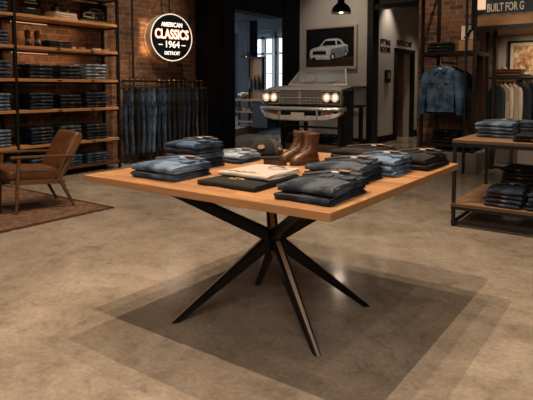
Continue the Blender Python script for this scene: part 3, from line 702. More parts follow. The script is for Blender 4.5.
# ------------------------------------------------------------ wall rail with hanging jeans
RL = thing('clothes_rail', 'black pipe clothes rail on the brick wall below round sign', 'rail', (-7.15, 6.8, 0))
MB().cyl((0, -.98, 1.42), (0, 1.02, 1.42), .018).build('hanging_bar', 'black_metal', RL)
MB().cyl((0, -.98, 1.34), (0, 1.02, 1.34), .008).build('lower_bar', 'black_metal', RL)
for y in (-.76, .08, .98):
    MB().cyl((0, y, 1.42 if abs(y - .08) > .01 else 1.34), (-.29, y, 1.42), .012).build('wall_arm', 'black_metal', RL)
MB().cyl((0, -.76, 0), (0, -.76, 3.6), .018).build('upright', 'black_metal', RL)
MB().cyl((0, .08, 1.42), (0, .08, 1.80), .014).build('upright', 'black_metal', RL)
MB().cyl((0, .98, 0), (0, .98, 1.42), .018).build('upright', 'black_metal', RL)
def rect(cx, cz, w, d, n=12, y=0):
    return [(cx + w / 2 * (abs(cos(a)) ** .6) * (1 if cos(a) > 0 else -1), y + d / 2 * sin(a), cz) for a in [2 * pi * k / n for k in range(n)]]
def hanging_jeans(mat, label, y, seed, rz=0):
    rnd = random.Random(seed)
    T = thing('hanging_jeans', label, 'jeans', (-7.12, y, 0), rz, 'jeans hanging on wall rail')
    mb = MB(); mb.loft([rect(0, 1.285, .30, .035), rect(0, 1.25, .31, .045), rect(0, 1.15, .34, .06), rect(0, 1.06, .35, .06), rect(0, 1.0, .34, .05)]); mb.build('seat', mat, T, smooth=True)
    MB().loft([rect(0, 1.255, .315, .05), rect(0, 1.295, .31, .045)]).build('waistband', mat, T)
    for s_ in (-1, 1):
        j = rnd.uniform(-.02, .02); mb = MB(); rings = []
        for i in range(8):
            u = i / 7; z = 1.04 - u * .86; wd = .165 - .05 * u; rings.append(rect(s_ * (.083 + .0 * u) + j * u, z, wd, .055 - .02 * u, y=.012 * sin(u * 5 + seed) + s_ * .012))
        mb.loft(rings); mb.build('trouser_leg', mat, T, smooth=True)
    MB().box((0, -.03, 1.272), (.05, .004, .03)).build('leather_patch', 'leather_patch', T)
    st = MB()
    for s_ in (-1, 1):
        st.tube([(s_ * .085 - .04, -.034, 1.19), (s_ * .085 + .04, -.034, 1.19), (s_ * .085 + .04, -.036, 1.10), (s_ * .085, -.036, 1.08), (s_ * .085 - .04, -.036, 1.10), (s_ * .085 - .04, -.034, 1.19)], .0015, 4)
        st.tube([(s_ * .155, -.008, 1.2), (s_ * .16, -.01, 1.0), (s_ * .14, -.008, .25)], .0012, 4)
    st.build('stitching', 'thread', T)
    # its hanger
    H = thing('clothes_hanger', 'brass clip hanger of the ' + label.split(' hanging')[0], 'hanger', (-7.15, y, 0), rz, 'hangers on wall rail')
    H['label'] = 'brass clip hanger holding ' + label.split(',')[0]
    MB().tube([(.0, 0, 1.305), (.0, 0, 1.39), (.012, 0, 1.43), (0, 0, 1.447), (-.02, 0, 1.435), (-.024, 0, 1.42)], .004, 6).build('hook', 'brass', H)
    mb = MB(); mb.cyl((-.13, 0, 1.312), (.16, 0, 1.312), .005, 8); mb.build('bar', 'black_metal', H)
    for s_ in (-.11, .14): MB().box((s_, 0, 1.298), (.02, .058, .03)).build('clip', 'brass', H)
seqm = ['denim_mid', 'denim_black', 'denim_mid', 'denim_mid', 'denim_light', 'denim_dark', 'denim_mid', 'denim_dark', 'denim_black', 'denim_black', 'denim_dark', 'denim_dark', 'denim_black', 'denim_mid', 'denim_black', 'denim_black']
wd_ = {'denim_mid': 'mid blue', 'denim_black': 'black', 'denim_light': 'light faded', 'denim_dark': 'dark indigo'}
num = ['first', 'second', 'third', 'fourth', 'fifth', 'sixth', 'seventh', 'eighth', 'ninth', 'tenth', 'eleventh', 'twelfth', 'thirteenth', 'fourteenth', 'fifteenth', 'sixteenth']
for i, mname in enumerate(seqm):
    hanging_jeans(mname, '%s %s jeans, counting from the left on wall rail' % (num[i], wd_[mname]), 5.90 + i * .121, i + 3, R(-12 + 5 * sin(i * 2.3)))

# ------------------------------------------------------------ armchair, rug, side table
rug = MB().span((-7.0, 1.2, .0), (-4.68, 3.66, .012)).build('rug', 'rug_weave'); tag(rug, 'brown patterned rug on the concrete floor under the armchair', 'rug')
mb = MB(); mb.span((-7.0, 1.2, .012), (-4.68, 1.24, .0135)); mb.span((-4.72, 1.2, .012), (-4.68, 3.66, .0135)); mb.span((-7.0, 3.62, .012), (-4.68, 3.66, .0135)); mb.build('rug_border', 'leather_dark', rug)
CH = thing('armchair', 'tan leather armchair with walnut arms facing the side table', 'chair', (-5.43, 3.20, .012), R(-13))
def cushion(c0, c1, w, t, bul=.02, n=8):
    """padded slab from edge c0 to edge c1 (y,z), width w along x"""
    c0, c1 = Vector((0, *c0)), Vector((0, *c1)); d = (c1 - c0).normalized(); nn = Vector((0, -d.z, d.y)); L_ = (c1 - c0).length; rings = []
    prof = [];
    for k in range(24):
        a = 2 * pi * k / 24; ca, sa = cos(a), sin(a); prof.append((abs(ca) ** .35 * (1 if ca > 0 else -1) * L_ / 2, abs(sa) ** .5 * (1 if sa > 0 else -1) * t / 2))
    mid = (c0 + c1) / 2
    for x in (-.5, -.485, -.45, -.35, -.2, 0, .2, .35, .45, .485, .5):
        e = 1 - (max(0, abs(x) - .42) / .08) ** 2 * .35
        rings.append([mid + Vector((x * w, 0, 0)) + d * p * (1 - (1 - e) * .3) + nn * q * e * (1 + .12 * cos(x * 2.6)) for p, q in prof])
    return MB().loft(rings)
cushion((-.36, .405), (.22, .355), .54, .13).build('seat_cushion', 'leather_seat', CH, smooth=True)
cushion((.18, .36), (.41, .80), .54, .12).build('back_cushion', 'leather_seat', CH, smooth=True)
bt = MB()
for x in (-.14, 0, .14):
    for u in (.45, .75): bt.lathe([(0, .008), (.012, .004), (.014, 0)], (x, .18 + .23 * u - .065, .36 + .44 * u + .03), 8)
bt.build('tufting_buttons', 'leather_dark', CH)
fr = MB(); fr.bar((-.27, -.33, .325), (-.27, .22, .285), .03, .045); fr.bar((.27, -.33, .325), (.27, .22, .285), .03, .045); fr.bar((-.27, -.30, .32), (.27, -.30, .32), .04, .03); fr.bar((-.27, .2, .285), (.27, .2, .285), .04, .03)
fr.build('seat_frame', 'walnut', CH, bevel=.004)
for s_ in (-1, 1):
    MB().bar((s_ * .30, -.29, .0), (s_ * .305, -.25, .57), .026, .026, .034, .034).build('leg', 'walnut', CH, bevel=.004)
    MB().bar((s_ * .27, .32, .0), (s_ * .28, .17, .31), .024, .024, .036, .040).build('leg', 'walnut', CH, bevel=.004)
    mb = MB(); mb.bar((s_ * .305, -.33, .585), (s_ * .305, .02, .575), .05, .024, .045, .022); mb.bar((s_ * .305, .02, .575), (s_ * .30, .33, .56), .045, .022, .032, .022); mb.build('armrest', 'walnut', CH, bevel=.005)
    MB().bar((s_ * .285, .15, .30), (s_ * .292, .40, .74), .02, .03, .02, .024).build('back_upright', 'walnut', CH, bevel=.004)
ST = thing('side_table', 'black square metal side table cut by the left picture edge', 'table', (-5.66, 2.50, .012))
for (x, y) in ((.27, .27), (-.27, .27), (.27, -.27), (-.27, -.27)): MB().box((x, y, .215), (.035, .035, .43)).build('leg', 'black_metal', ST)
mb = MB()
for s_ in (-.27, .27): mb.box((s_, 0, .018), (.03, .5, .03)); mb.box((0, s_, .018), (.5, .03, .03))
mb.build('base_frame', 'black_metal', ST)
MB().box((0, 0, .445), (.6, .6, .03)).build('tabletop', 'black_metal', ST, bevel=.003)
pass

# ------------------------------------------------------------ car front on its stand
CA = thing('vintage_car', 'vintage car nose with lit headlights mounted as a wall display', 'car', (-5.66, 9.0, 0), R(7)); CA.scale = (.90, .92, 1)
W2 = .95
# nose body: fenders, hood
mb = MB(); rings = []
for y, z1, hw in ((0.0, 1.275, .95), (.10, 1.31, .955), (.5, 1.34, .93), (.92, 1.36, .86)):
    pts = [(-hw, y, .96), (-hw - .01, y, 1.12), (-hw + .02, y, z1 - .04), (-hw + .10, y, z1), (-hw + .25, y, z1 - .025), (-.3, y, z1 + .02), (0, y, z1 + .035), (.3, y, z1 + .02), (hw - .25, y, z1 - .025), (hw - .10, y, z1), (hw - .02, y, z1 - .04), (hw + .01, y, 1.12), (hw, y, .96)]
    rings.append(pts)
mb.loft(rings); mb.build('hood', 'car_paint', CA, smooth=True)
MB().bar((-.93, -.03, 1.262), (.93, -.03, 1.262), .05, .022).build('hood_trim', 'chrome', CA, bevel=.004)
MB().span((-.93, -.02, .97), (.93, .02, 1.25)).build('grille_recess', 'car_black', CA)
# grille bars
gm = MB()
for k in range(33): x = -.50 + k * 1.0 / 32; gm.box((x, -.035, 1.11), (.0065, .02, .25))
for z in (1.0, 1.055, 1.11, 1.165, 1.22): gm.box((0, -.04, z), (1.04, .016, .010 if z != 1.11 else .022))
gm.box((0, -.05, 1.11), (.03, .03, .27)); gm.build('grille', 'aged_chrome', CA)
MB().lathe([(0, .02), (.03, .012), (.035, 0)], (0, 0, 0), 16).build('badge', 'chrome', CA, loc=(0, -.07, 1.11)).rotation_euler = (R(90), 0, 0)
for s_ in (-1, 1):
    mb = MB(); mb.span((s_ * .52, -.05, .985), (s_ * .95, .03, 1.0)); mb.span((s_ * .52, -.05, 1.225), (s_ * .95, .03, 1.245)); mb.span((s_ * .935, -.05, .985), (s_ * .955, .05, 1.245)); mb.span((s_ * .515, -.05, .985), (s_ * .53, .03, 1.245)); mb.build('headlight_surround', 'chrome', CA, bevel=.004)
    for x in (.64, .83):
        hx = s_ * x
        mb = MB(); mb.loft([[(hx + r_ * cos(q), y, 1.115 + r_ * sin(q)) for q in [k * 2 * pi / 24 for k in range(24)]] for r_, y in ((.098, -.02), (.098, -.075), (.088, -.085), (.082, -.06), (.080, -.045))], False); bz = mb.build('headlight', 'chrome', CA, smooth=True)
        mb = MB(); mb.loft([[(hx + r_ * cos(q), y, 1.115 + r_ * sin(q)) for q in [k * 2 * pi / 24 for k in range(24)]] for r_, y in ((.082, -.05), (.06, -.068), (.03, -.076), (.002, -.078))], True); mb.build('lens', 'headlight_glow', bz, smooth=True)
        mb = MB(); mb.loft([[(hx + r_ * cos(q), y, 1.115 + r_ * sin(q)) for q in [k * 2 * pi / 20 for k in range(20)]] for r_, y in ((.045, -.070), (.04, -.080), (.01, -.084))], True); mb.build('glowing_core', 'headlight_core', bz, smooth=True)
# bumper
def bprof(x, y, s=1): return [(x, y + .02, .93), (x, y - .05, .93), (x, y - .085, .895), (x, y - .085, .87), (x, y - .05, .85), (x, y + .02, .85)]
xs = [-1.02, -.98, -.85, -.4, 0, .4, .85, .98, 1.02]; ys = [.10, .0, -.06, -.09, -.10, -.09, -.06, .0, .10]
MB().loft([bprof(x, y) for x, y in zip(xs, ys)]).build('bumper', 'chrome', CA, smooth=True, bevel=.004)
xs2 = [-.98, -.86, -.62, 0, .62, .86, .98]; ys2 = [.06, -.03, -.08, -.10, -.08, -.03, .06]; lo = [.80, .71, .66, .65, .66, .71, .80]
MB().loft([[(x, y + .02, l_ + .105), (x, y - .06, l_ + .10), (x, y - .08, l_ + .02), (x, y - .05, l_), (x, y + .02, l_)] for x, y, l_ in zip(xs2, ys2, lo)]).build('lower_bumper', 'aged_chrome', CA, smooth=True, bevel=.004)
MB().loft([[(x * .99, y + .06, .86), (x * .99, y + .06, l_ + .03)] for x, y, l_ in zip(xs2, ys2, lo)], False, False).build('valance', 'car_black', CA)
for x in (-.45, .45): MB().box((x, -.13, .78), (.05, .07, .22)).build('bumper_guard', 'chrome', CA, bevel=.012)
for s_ in (-1, 1):
    MB().box((s_ * .66, -.055, .775), (.30, .03, .11), rz=s_ * .10).build('signal_housing', 'aged_chrome', CA, bevel=.006)
    MB().box((s_ * .67, -.078, .785), (.14, .02, .05), rz=s_ * .10).build('turn_signal', 'amber_glass', CA, bevel=.006)
MB().box((-.0, -.17, .745), (.32, .012, .15)).build('licence_plate', 'frame_champagne', CA, bevel=.004)
# windshield frame and glass
y0, y1, z0, z1 = .80, 1.12, 1.365, 1.70
A = [(-.70, y0, z0), (-.52, y1, z1), (.60, y1, z1), (.76, y0, z0)]
mb = MB()
for i in range(4): mb.bar(A[i], A[(i + 1) % 4], .035, .035)
mb.build('windshield_frame', 'aged_chrome', CA, bevel=.004)
MB().poly([Vector(a) for a in A], (0, .006, .003)).build('windshield', 'windshield_glass', CA)
MB().bar((-.66, .98, 1.40), (.62, .98, 1.40), .28, .04).build('dashboard', 'leather_seat', CA, bevel=.01)
MB().tube([(-.30 + .15 * cos(q), 1.14 + .05 * sin(q), 1.50 + .14 * sin(q)) for q in [k * 2 * pi / 24 for k in range(25)]], .010, 6).build('steering_wheel', 'car_black', CA, smooth=True)
for x in (-.3, .25): MB().bar((x, .79, 1.39), (x + .3, .88, 1.46), .012, .008).build('wiper', 'car_black', CA)
# stand with shelf
SD = thing('display_stand', 'black steel stand with low shelf carrying the car front', 'stand', (-5.64, 9.0, 0))
for x in (-.55, .78):
    for y in (.15, 1.05): MB().box((x, y, .48), (.07, .07, .95)).build('post', 'black_metal', SD)
MB().box((.80, .40, .62), (.05, .45, 1.24)).build('side_panel', 'black_metal', SD)
MB().box((.1, .6, .93), (1.55, .95, .05)).build('platform', 'black_metal', SD)
MB().box((.1, .6, .16), (1.40, .9, .04)).build('shelf_board', 'walnut', SD)
MB().box((.1, .17, .52), (1.26, .04, .04)).build('cross_bar', 'black_metal', SD)
for i in range(6):
    x = -.42 + i * .21
    for j in range(3):
        folded_jeans(.19, .30, .065, 'denim_black', 100 + i * 3 + j, '%s black folded jeans, %s pile from the left under the car display' % (['bottom', 'middle', 'top'][j], num[i]), 'black jeans under car display', (-5.64 + x, 9.35, .18 + j * .066), 0, patch=(j == 2), stitch=False)
# desk ledge behind the car to the right
T = thing('wall_ledge', 'dark narrow ledge on the painted wall right of the car', 'shelf', (-5.45, 11.03, 0))
MB().box((0, 0, 1.32), (.45, .30, .04)).build('ledge_board', 'walnut', T)
MB().box((-.18, .06, 1.24), (.03, .20, .12)).build('bracket', 'black_metal', T)

# ------------------------------------------------------------ picture of a car on the wall
T = thing('framed_car_picture', 'large framed picture of a silver classic car above the car display', 'picture', (-6.22, 11.16, 2.25), 0)
fw, fh = .70, .51
mb = MB()
for s_ in (-1, 1): mb.box((s_ * (fw - .03), 0, 0), (.06, .07, 2 * fh)); mb.box((0, 0, s_ * (fh - .03)), (2 * fw - .12, .07, .06))
mb.build('frame', 'frame_champagne', T, bevel=.006)
MB().box((0, -.005, 0), (2 * fw - .12, .03, 2 * fh - .12)).build('print', 'photo_black', T)
MB().box((0, -.022, -.34), (2 * fw - .12, .004, .22)).build('printed_road', 'leather_dark', T)
car_side(T, (-.60, -.021, -.44), (1, 0, 0), (0, 0, 1), (0, -1, 0), 1.2, .92, ['silver_paint', 'photo_black', 'white_print', 'print_slate'], .004)
# pendant lamp
T = thing('pendant_lamp', 'black dome pendant lamp hanging before the painted wall', 'lamp', (-5.26, 9.9, 2.83))
o = MB().lathe([(.205, 0), (.205, .035), (.185, .10), (.145, .155), (.10, .19), (.075, .215), (.068, .36), (.03, .40)], n=32).build('lamp_shade', 'black_metal', T, smooth=True)
o.modifiers.new('solid', 'SOLIDIFY').thickness = .004
MB().lathe([(0, -.06), (.035, -.045), (.045, 0), (.03, .04), (0, .06)], (0, 0, .05), 16).build('bulb', 'lamp_glow', T, smooth=True)
MB().cyl((0, 0, .38), (0, 0, 4.17), .008).build('cord', 'black_metal', T)
l = bpy.data.lights.new('pendant_light', 'POINT'); l.energy = 3; l.color = WARM; l.shadow_soft_size = .04
o = bpy.data.objects.new('pendant_light', l); COL.objects.link(o); o.location = (-5.26, 9.9, 2.76)

# ------------------------------------------------------------ corridor writing and wall phone
RW = (R(90), 0, R(90))
T = thing('fitting_rooms_lettering', 'black FITTING ROOMS lettering on the corridor wall', 'sign', (-5.195, 12.02, 2.3))
text('FITTING', .17, 'black_metal', T, (0, 0, .08), RW, .004, .95, .004); text('ROOMS', .17, 'black_metal', T, (0, 0, -.09), RW, .004, 1.0, .004)
T = thing('restrooms_lettering', 'black RESTROOMS lettering above the corridor doorway', 'sign', (-5.195, 13.2, 2.42))
text('RESTROOMS', .19, 'black_metal', T, (0, 0, 0), RW, .004, .95, .004)
T = thing('wall_phone', 'black wall box beside the corridor doorway', 'box', (-5.195, 12.12, 1.58))
MB().box((.03, 0, 0), (.06, .26, .30)).build('case', 'black_metal', T, bevel=.01); MB().box((.062, 0, .02), (.006, .14, .14)).build('cover_plate', 'aged_chrome', T)

# ------------------------------------------------------------ jacket rack
JR = thing('jacket_rack', 'tall black steel rack with shelf standing on concrete plinth', 'rack', (-2.6, 8.75, .30))
for x in (-.40, .40):
    for y in (-.35, .42): MB().box((x, y, 2.2), (.045, .045, 4.4)).build('post', 'black_metal', JR)
    for z in (1.52, 2.9): MB().box((x, .035, z), (.03, .73, .03)).build('side_bar', 'black_metal', JR)
MB().box((0, .035, 1.545), (.86, .80, .045)).build('shelf_board', 'black_metal', JR)
MB().box((0, .035, .10), (.80, .76, .04)).build('base_board', 'black_metal', JR)
MB().cyl((-.08, -.40, 1.40), (-.08, .42, 1.40), .013).build('hanging_bar', 'black_metal', JR)
for y in (-.35, .42): MB().cyl((-.08, y, 1.40), (-.08, y, 1.53), .008).build('bar_hook', 'black_metal', JR)
def jacket(mat, label, loc, rz, group, name='denim_jacket', cat='jacket', shirt=False):
    # shoulder line at z=0, faces -y
    T = thing(name, label, cat, loc, rz, group)
    mb = MB(); rings = []
    for z, w_, d_ in ((-.60, .40, .10), (-.54, .41, .11), (-.35, .44, .13), (-.18, .46, .13), (-.10, .45, .12), (-.04, .40, .10), (0, .26, .09), (.02, .14, .08)): rings.append(rect(0, z, w_, d_, 20))
    mb.loft(rings); mb.build('torso', mat, T, smooth=True)
    for s_ in (-1, 1):
        mb = MB(); rings = []
        for (x, z, y, a, b2) in ((.165, -.045, 0, .06, .05), (.215, -.10, 0, .068, .056), (.25, -.22, -.005, .06, .052), (.275, -.38, -.012, .052, .046), (.285, -.55, -.02, .045, .040), (.288, -.63, -.022, .042, .038)):
            rings.append([(s_ * x + a * cos(q), y + b2 * sin(q), z + a * .35 * cos(q) * s_) for q in [k * 2 * pi / 14 for k in range(14)]])
        mb.loft(rings); sl = mb.build('sleeve', mat, T, smooth=True)
        MB().loft([[(s_ * .288 + .045 * cos(q), -.022 + .041 * sin(q), z) for q in [k * 2 * pi / 14 for k in range(14)]] for z in (-.60, -.65)]).build('cuff', mat, sl, smooth=True)
        # collar wings
        MB().poly([(s_ * .005, -.055, -.03), (s_ * .07, -.045, .045), (s_ * .115, -.055, -.005), (s_ * .075, -.078, -.075)], (0, -.012, .006)).build('collar', mat, T, bevel=.004)
        if not shirt:
            MB().poly([(s_ * .06, -.068, -.165), (s_ * .17, -.058, -.165), (s_ * .17, -.060, -.195), (s_ * .115, -.068, -.22), (s_ * .06, -.070, -.195)], (0, -.010, 0)).build('pocket_flap', mat, T, bevel=.002)
    bn = MB()
    for k in range(6): z = -.10 - k * .085; bn.mi = 0; bn.cyl((.0, -.062, z), (0, -.073, z), .008, 8)
    if not shirt:
        for s_ in (-1, 1): bn.cyl((s_ * .115, -.075, -.205), (s_ * .115, -.084, -.205), .007, 8)
    bn.build('buttons', 'brass' if not shirt else 'shirt_cream', T)
    if not shirt:
        st = MB()
        for s_ in (-1, 1):
            st.tube([(s_ * .022, -.066, -.08), (s_ * .022, -.069, -.30), (s_ * .022, -.056, -.54)], .0022, 4)
            st.tube([(s_ * .075, -.070, -.19), (s_ * .055, -.070, -.35), (s_ * .04, -.057, -.53)], .0022, 4)
            st.tube([(s_ * .155, -.066, -.19), (s_ * .145, -.062, -.35), (s_ * .13, -.053, -.53)], .0022, 4)
            st.tube([(s_ * .02, -.068, -.155), (s_ * .12, -.066, -.15), (s_ * .19, -.052, -.15)], .0022, 4)
        st.build('stitching', 'thread', T)
        MB().loft([rect(0, z, .42, .118, 20) for z in (-.56, -.61)]).build('hem_band', mat, T, smooth=True)
        MB().box((0, -.02, .0), (.06, .07, .02)).build('neck_label', 'white_print', T)
    return T
def hanger(label, loc, rz, group, rise=.13):
    H = thing('coat_hanger', label, 'hanger', loc, rz, group)
    MB().tube([(-.16, 0, -.02), (-.06, 0, .028), (0, 0, .045), (.06, 0, .028), (.16, 0, -.02)], .008, 6).build('shoulder_bar', 'walnut', H)
    MB().tube([(0, 0, .045), (0, 0, rise - .03), (.012, 0, rise - .01), (.006, 0, rise + .006), (-.012, 0, rise + .004), (-.018, 0, rise - .015)], .003, 6).build('hook', 'chrome', H)
jm = ['denim_jacket', 'denim_mid', 'denim_dark', 'denim_dark', 'denim_black']
jl = ['blue denim trucker jacket hanging at the front of the jacket rack', 'second denim jacket directly behind the front one', 'third jacket on the rack, in dark denim', 'fourth jacket on the rack, in dark denim', 'black jacket hanging rearmost on the jacket rack']
for i in range(5):
    jacket(jm[i], jl[i], (-2.68 + .0 * i, 8.33 + i * .15, 1.60), R(4), 'jackets on the jacket rack').scale = (1.0, 1.0, 1.1)
    hanger(['front', 'second', 'third', 'fourth', 'rearmost'][i] + ' coat hanger carrying a jacket on the rack', (-2.68, 8.33 + i * .15, 1.605), R(4), 'hangers on the jacket rack')
# on the rack shelf: black jeans pile, boxes, small poster
for k in range(3): folded_jeans(.34, .34, .05, 'denim_black', 200 + k, '%s black folded jeans on the shelf above the jackets' % ['bottom', 'middle', 'top'][k], 'black jeans above the jackets', (-2.78, 8.65, 1.87 + k * .051), 0, patch=(k == 1), stitch=False)
for k in range(2):
    T = thing('shoe_box', '%s kraft box under the small poster on the rack shelf' % ['lower', 'upper'][k], 'box', (-2.34, 8.62, 1.87 + k * .082), R(2 * k), 'boxes on the rack shelf')
    MB().box((0, 0, .028), (.24, .30, .056)).build('box_base', 'box_kraft', T); MB().box((0, 0, .064), (.25, .31, .026)).build('lid', 'box_kraft', T, bevel=.002)
T = thing('small_poster', 'small bright poster standing on kraft boxes above the jackets', 'picture', (-2.34, 8.60, 2.037), 0)
MB().box((0, 0, .12), (.26, .02, .24)).build('frame', 'frame_black', T); MB().box((0, -.012, .12), (.235, .005, .215)).build('print', 'mat_board', T)
mb = MB(); mb.bar((-.08, -.016, .03), (.09, -.016, .20), .02, .003, side=(1, 0, 0)); mb.bar((-.02, -.016, .05), (.02, -.016, .16), .03, .003, side=(1, 0, 0)); mb.build('printed_figure', 'photo_black', T)
for k in range(4): folded_jeans(.40, .36, .05, 'denim_black', 210 + k, '%s black folded jeans on the base of the jacket rack' % ['bottom', 'third', 'second', 'top'][k], 'black jeans on the rack base', (-2.66, 8.72, .42 + k * .051), 0, patch=(k == 3), stitch=False)
tag(MB().cyl((-2.30, 8.30, 0), (-2.30, 8.30, 2.9), .02).build('floor_pipe', 'black_metal'), 'thin dark pipe rising in front of the concrete plinth', 'pipe')

# ------------------------------------------------------------ right bay: header sign, rail, picture, cubby
HS = thing('header_sign', 'wide header sign reading BUILT FOR G over the right bay', 'sign', (-2.20, 8.42, 2.22))
MB().span((0, 0, 0), (3.4, .08, .85)).build('sign_board', 'header_print', HS)
mb = MB(); mb.span((-.06, -.02, -.05), (3.4, .10, .0)); mb.span((-.06, -.02, .85), (3.4, .10, .90)); mb.span((-.06, -.02, -.05), (.0, .10, .90)); mb.build('frame', 'black_metal', HS)
text('BUILT FOR G', .165, 'white_print', HS, (.155, -.008, .255), RX, .004, .53, .003, align='LEFT')
MB().box((.085, -.03, .35), (.11, .05, .22)).build('sign_glow_block', 'cream_glow', HS, bevel=.01)  # glowing block standing in for a lamp reflection on the board
MB().span((-2.24, 8.36, 0), (-2.17, 8.5, 2.2))
tag(MB().box((-2.05, 9.0, 1.1), (.05, .05, 2.2)).build('support_post', 'black_metal'), 'dark steel post at the left edge of the right bay', 'post')
RR = thing('clothes_rail', 'black rail with shirts hanging under the framed abstract print', 'rail', (-1.5, 9.25, 0))
MB().cyl((-.70, 0, 1.46), (1.2, 0, 1.46), .018).build('hanging_bar', 'black_metal', RR)
for x in (-.72, 1.18): MB().cyl((x, 0, 0), (x, 0, 1.46), .018).build('upright', 'black_metal', RR); 
mm_ = [('shirt_navy', 1), ('shirt_cream', 1), ('shirt_cream', 1), ('shirt_navy', 1), ('denim_dark', 1), ('denim_mid', 0), ('denim_dark', 0), ('denim_dark', 0)]
ml = ['navy shirt hanging leftmost on the right rail', 'left one of two cream shirts on the right rail', 'right one of two cream shirts on the right rail', 'navy shirt just right of the cream shirts', 'dark denim shirt fifth along the right rail', 'blue denim jacket on the right rail', 'dark denim jacket beyond the blue jacket', 'dark denim jacket rightmost on the rail']
for i, (mn, sh_) in enumerate(mm_):
    x = -2.06 + i * .13
    jacket(mn, ml[i], (x, 9.25, 1.335), R(-52), 'shirts and jackets on the right rail', 'hanging_shirt' if sh_ else 'denim_jacket', 'shirt' if sh_ else 'jacket', bool(sh_)).scale = (.85, .7, 1.05)
    hanger('wooden hanger of the ' + ml[i].replace('hanging ', ''), (x, 9.25, 1.34), R(-52), 'hangers on the right rail')
T = thing('framed_print', 'black framed tan abstract print on the right bay wall', 'picture', (-1.62, 9.97, 1.80), 0)
mb = MB()
for s_ in (-1, 1): mb.box((s_ * .41, 0, 0), (.035, .05, .60)); mb.box((0, 0, s_ * .285), (.855, .05, .035))
mb.build('frame', 'frame_black', T); MB().box((0, .005, 0), (.80, .03, .54)).build('mat', 'mat_board', T); MB().box((0, -.013, 0), (.68, .006, .44)).build('print', 'abstract_print', T)
CB = thing('wall_cubby', 'wooden cubby shelf with small boxes left of hanging shirts', 'shelf', (-2.20, 9.80, 0))
for z in (.5, .72, .95, 1.18, 1.42): MB().box((.15, 0, z), (.34, .36, .025)).build('shelf_board', 'walnut', CB)
for x in (-.03, .33): MB().box((x, 0, .72), (.03, .36, 1.44)).build('side_panel', 'walnut', CB)
for k, (z, mt) in enumerate([(.5125, 'box_kraft'), (.7325, 'mat_board'), (.9625, 'box_kraft'), (1.1925, 'box_kraft')]):
    b_ = MB().box((-2.02 , 9.76, z + .06), (.18, .2, .12)).build('storage_box', mt, bevel=.004); tag(b_, ['lowest kraft', 'cream', 'third kraft', 'uppermost kraft'][k] + ' small box inside the wall cubby', 'box', 'boxes in the wall cubby')
T = thing('wooden_crate', 'small dark wooden crate on top of the wall cubby', 'crate', (-1.98, 9.80, 1.4325))
for z in (.03, .09, .15): MB().box((0, -.13, z), (.40, .015, .04)).build('slat', 'walnut', T)
mb = MB(); mb.box((0, 0, .012), (.40, .28, .015)); mb.box((-.195, 0, .09), (.012, .28, .16)); mb.box((.195, 0, .09), (.012, .28, .16)); mb.box((0, .135, .09), (.40, .012, .16)); mb.build('crate_body', 'leather_dark', T)
MB().box((0, 0, .175), (.42, .30, .014)).build('lid', 'walnut', T)
for k in range(3):
    T = thing('small_shoe', ['left', 'middle', 'right'][k] + ' small pale shoe on the ledge above the rail', 'shoe', (-2.08 + k * .16 if k == 0 else -1.72 + k * .1, 9.82, 1.6145 if k == 0 else 1.502), R(60), 'small shoes above rail')
    MB().loft([ell(0, 0, .025, .06, .008), ell(0, 0, .026, .062, .02), ell(0, .01, .022, .045, .035), ell(0, .02, .018, .03, .05)]).build('upper', 'paper', T, smooth=True)
    MB().loft([ell(0, 0, .027, .064, .0), ell(0, 0, .027, .064, .009)]).build('sole', 'rubber_sole', T)
T = MB().box((-1.4, 9.85, 1.49), (.85, .28, .02)).build('wall_shelf', 'walnut'); tag(T, 'narrow dark wooden ledge on the wall behind the right rail', 'shelf')

# ------------------------------------------------------------ two-tier table on the right
TT = thing('two_tier_table', 'black steel two-tier table with wooden tops at the right edge', 'table', (-1.50, 5.04, 0))
Lx, Ly = 1.7, 1.22
for x in (.02, Lx - .02):
    for y in (.02, Ly): MB().box((x, y, .39), (.03, .03, .78)).build('leg', 'black_metal', TT)
mb = MB()
for z in (.774, .175): 
    mb.box((Lx / 2, .02, z), (Lx, .03, .03)); mb.box((Lx / 2, Ly, z), (Lx, .03, .03)); mb.box((.02, Ly / 2, z), (.03, Ly, .03)); mb.box((Lx - .02, Ly / 2, z), (.03, Ly, .03))
mb.box((Lx / 2, .02, .04), (Lx, .025, .025)); mb.box((.02, Ly / 2, .04), (.025, Ly, .025)); mb.box((Lx / 2, Ly, .42), (Lx, .025, .025)); mb.build('rails', 'black_metal', TT)
MB().span((0, 0, .790), (Lx, Ly + .02, .82)).build('tabletop', 'table_plank', TT, bevel=.003)
MB().span((0, 0, .19), (Lx, Ly + .02, .222)).build('lower_shelf', 'table_plank', TT, bevel=.003)
stack(-1.39, -1.05, 5.42, 5.84, .82, .036, ['denim_mid', 'denim_mid', 'denim_light', 'denim_light'], 'blue', 'at the left end of the two-tier table', seed=71)
stack(-1.13, -.80, 6.0, 6.24, .82, .036, ['denim_mid', 'denim_mid', 'denim_mid', 'denim_light'], 'blue', 'at the back of the two-tier table', seed=72, fancy=False)
stack(-.98, -.66, 5.12, 5.5, .82, .036, ['denim_black'] * 2, 'black', 'at the cut-off right end of two-tier table', seed=73, fancy=False)
stack(-1.20, -.90, 5.08, 5.46, .222, .040, ['denim_dark'] * 4, 'dark indigo', 'front left on the lower shelf', seed=74)
stack(-1.20, -.90, 5.70, 6.1, .222, .040, ['denim_black'] * 7, 'black', 'in tall pile at back of lower shelf', seed=75, fancy=False)
stack(-.85, -.54, 5.08, 5.46, .222, .040, ['denim_dark'] * 4, 'dark indigo', 'at the cut-off right end of lower shelf', seed=76)

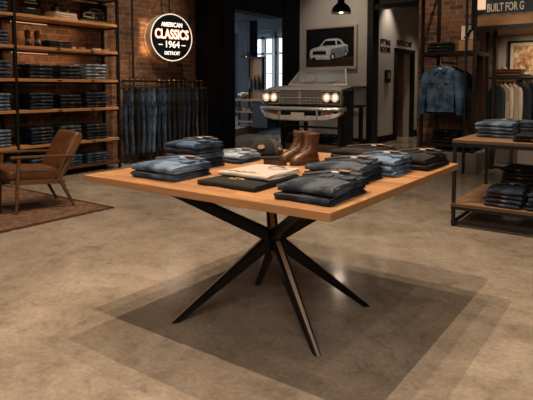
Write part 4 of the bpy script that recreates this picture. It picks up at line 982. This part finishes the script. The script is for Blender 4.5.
# ------------------------------------------------------------ furniture of the next room
T = thing('console_table', 'wooden console table in the next room with white flowers', 'table', (-9.22, 12.1, .2))
MB().box((0, 0, .76), (1.5, .6, .05)).build('tabletop', 'pale_shelf', T); MB().box((0, 0, .42), (1.4, .5, .03)).build('middle_shelf', 'pale_shelf', T); MB().box((0, 0, .14), (1.4, .5, .03)).build('lower_shelf', 'pale_shelf', T)
for x in (-.7, .7):
    for y in (-.25, .25): MB().box((x, y, .37), (.05, .05, .73)).build('leg', 'black_metal', T)
MB().box((.45, 0, .37), (.5, .56, .73)).build('cabinet_body', 'far_paint', T)
T = thing('flower_bunch', 'bunch of white flowers on the console table in next room', 'flowers', (-9.52, 12.05, .985))
rnd = random.Random(9)
MB().lathe([(.0, 0), (.09, .0), (.11, .05), (.08, .08)], n=16).build('bowl', 'far_paint', T, smooth=True)
for k in range(16):
    q = rnd.uniform(0, 6.28); r_ = rnd.uniform(0, .17); z = .10 + rnd.uniform(0, .08) - r_ * .2
    MB().lathe([(0, -.03), (.035, -.015), (.048, .01), (.03, .035), (0, .03)], (r_ * cos(q), r_ * sin(q), z), 7).build('blossom', 'flower_white', T, smooth=True)
for k in range(5):
    b_ = MB().box((-9.75 + k * .17, 12.05, .2 + .435 + .05), (.14, .25, .10)).build('storage_box', ['photo_grey', 'denim_mid', 'box_kraft', 'photo_grey', 'denim_mid'][k]); tag(b_, num[k] + ' box from the left on the console shelf, next room', 'box', 'boxes on console shelf')
T = thing('tall_cabinet', 'tall dark cabinet with tan back panel in the next room', 'cabinet', (-10.15, 12.85, 0))
T.location = (-9.62, 12.80, .2)
mb = MB(); mb.box((-.27, 0, 1.0), (.04, .1, 2.0)); mb.box((.25, 0, 1.0), (.04, .1, 2.0)); mb.box((0, 0, 2.0), (.56, .1, .05)); mb.build('frame', 'black_metal', T)
MB().box((0, .03, 1.0), (.5, .02, 1.95)).build('back_panel', 'pale_shelf', T)
for k in range(3):
    h_ = MB().lathe([(.0, 0), (.05, .02), (.06, .25), (.03, .34), (.02, .42), (0, .44)], (-9.78 + k * .15, 12.72, 1.25), 12).build('hanging_bag', 'far_paint', smooth=True); tag(h_, ['left', 'middle', 'right'][k] + ' dark bag hanging on the tall cabinet, next room', 'bag', 'bags on tall cabinet')
T = thing('pendant_lamp', 'small dark cone pendant lamp in the next room', 'lamp', (-9.30, 11.9, 2.17))
MB().lathe([(.19, 0), (.10, .08), (.03, .16), (.02, .2)], n=20).build('lamp_shade', 'black_metal', T, smooth=True); MB().cyl((0, 0, .2), (0, 0, 1.57), .008).build('cord', 'black_metal', T)
MB().lathe([(0, -.03), (.03, 0), (0, .04)], (0, 0, .03), 10).build('bulb', 'lamp_glow', T)
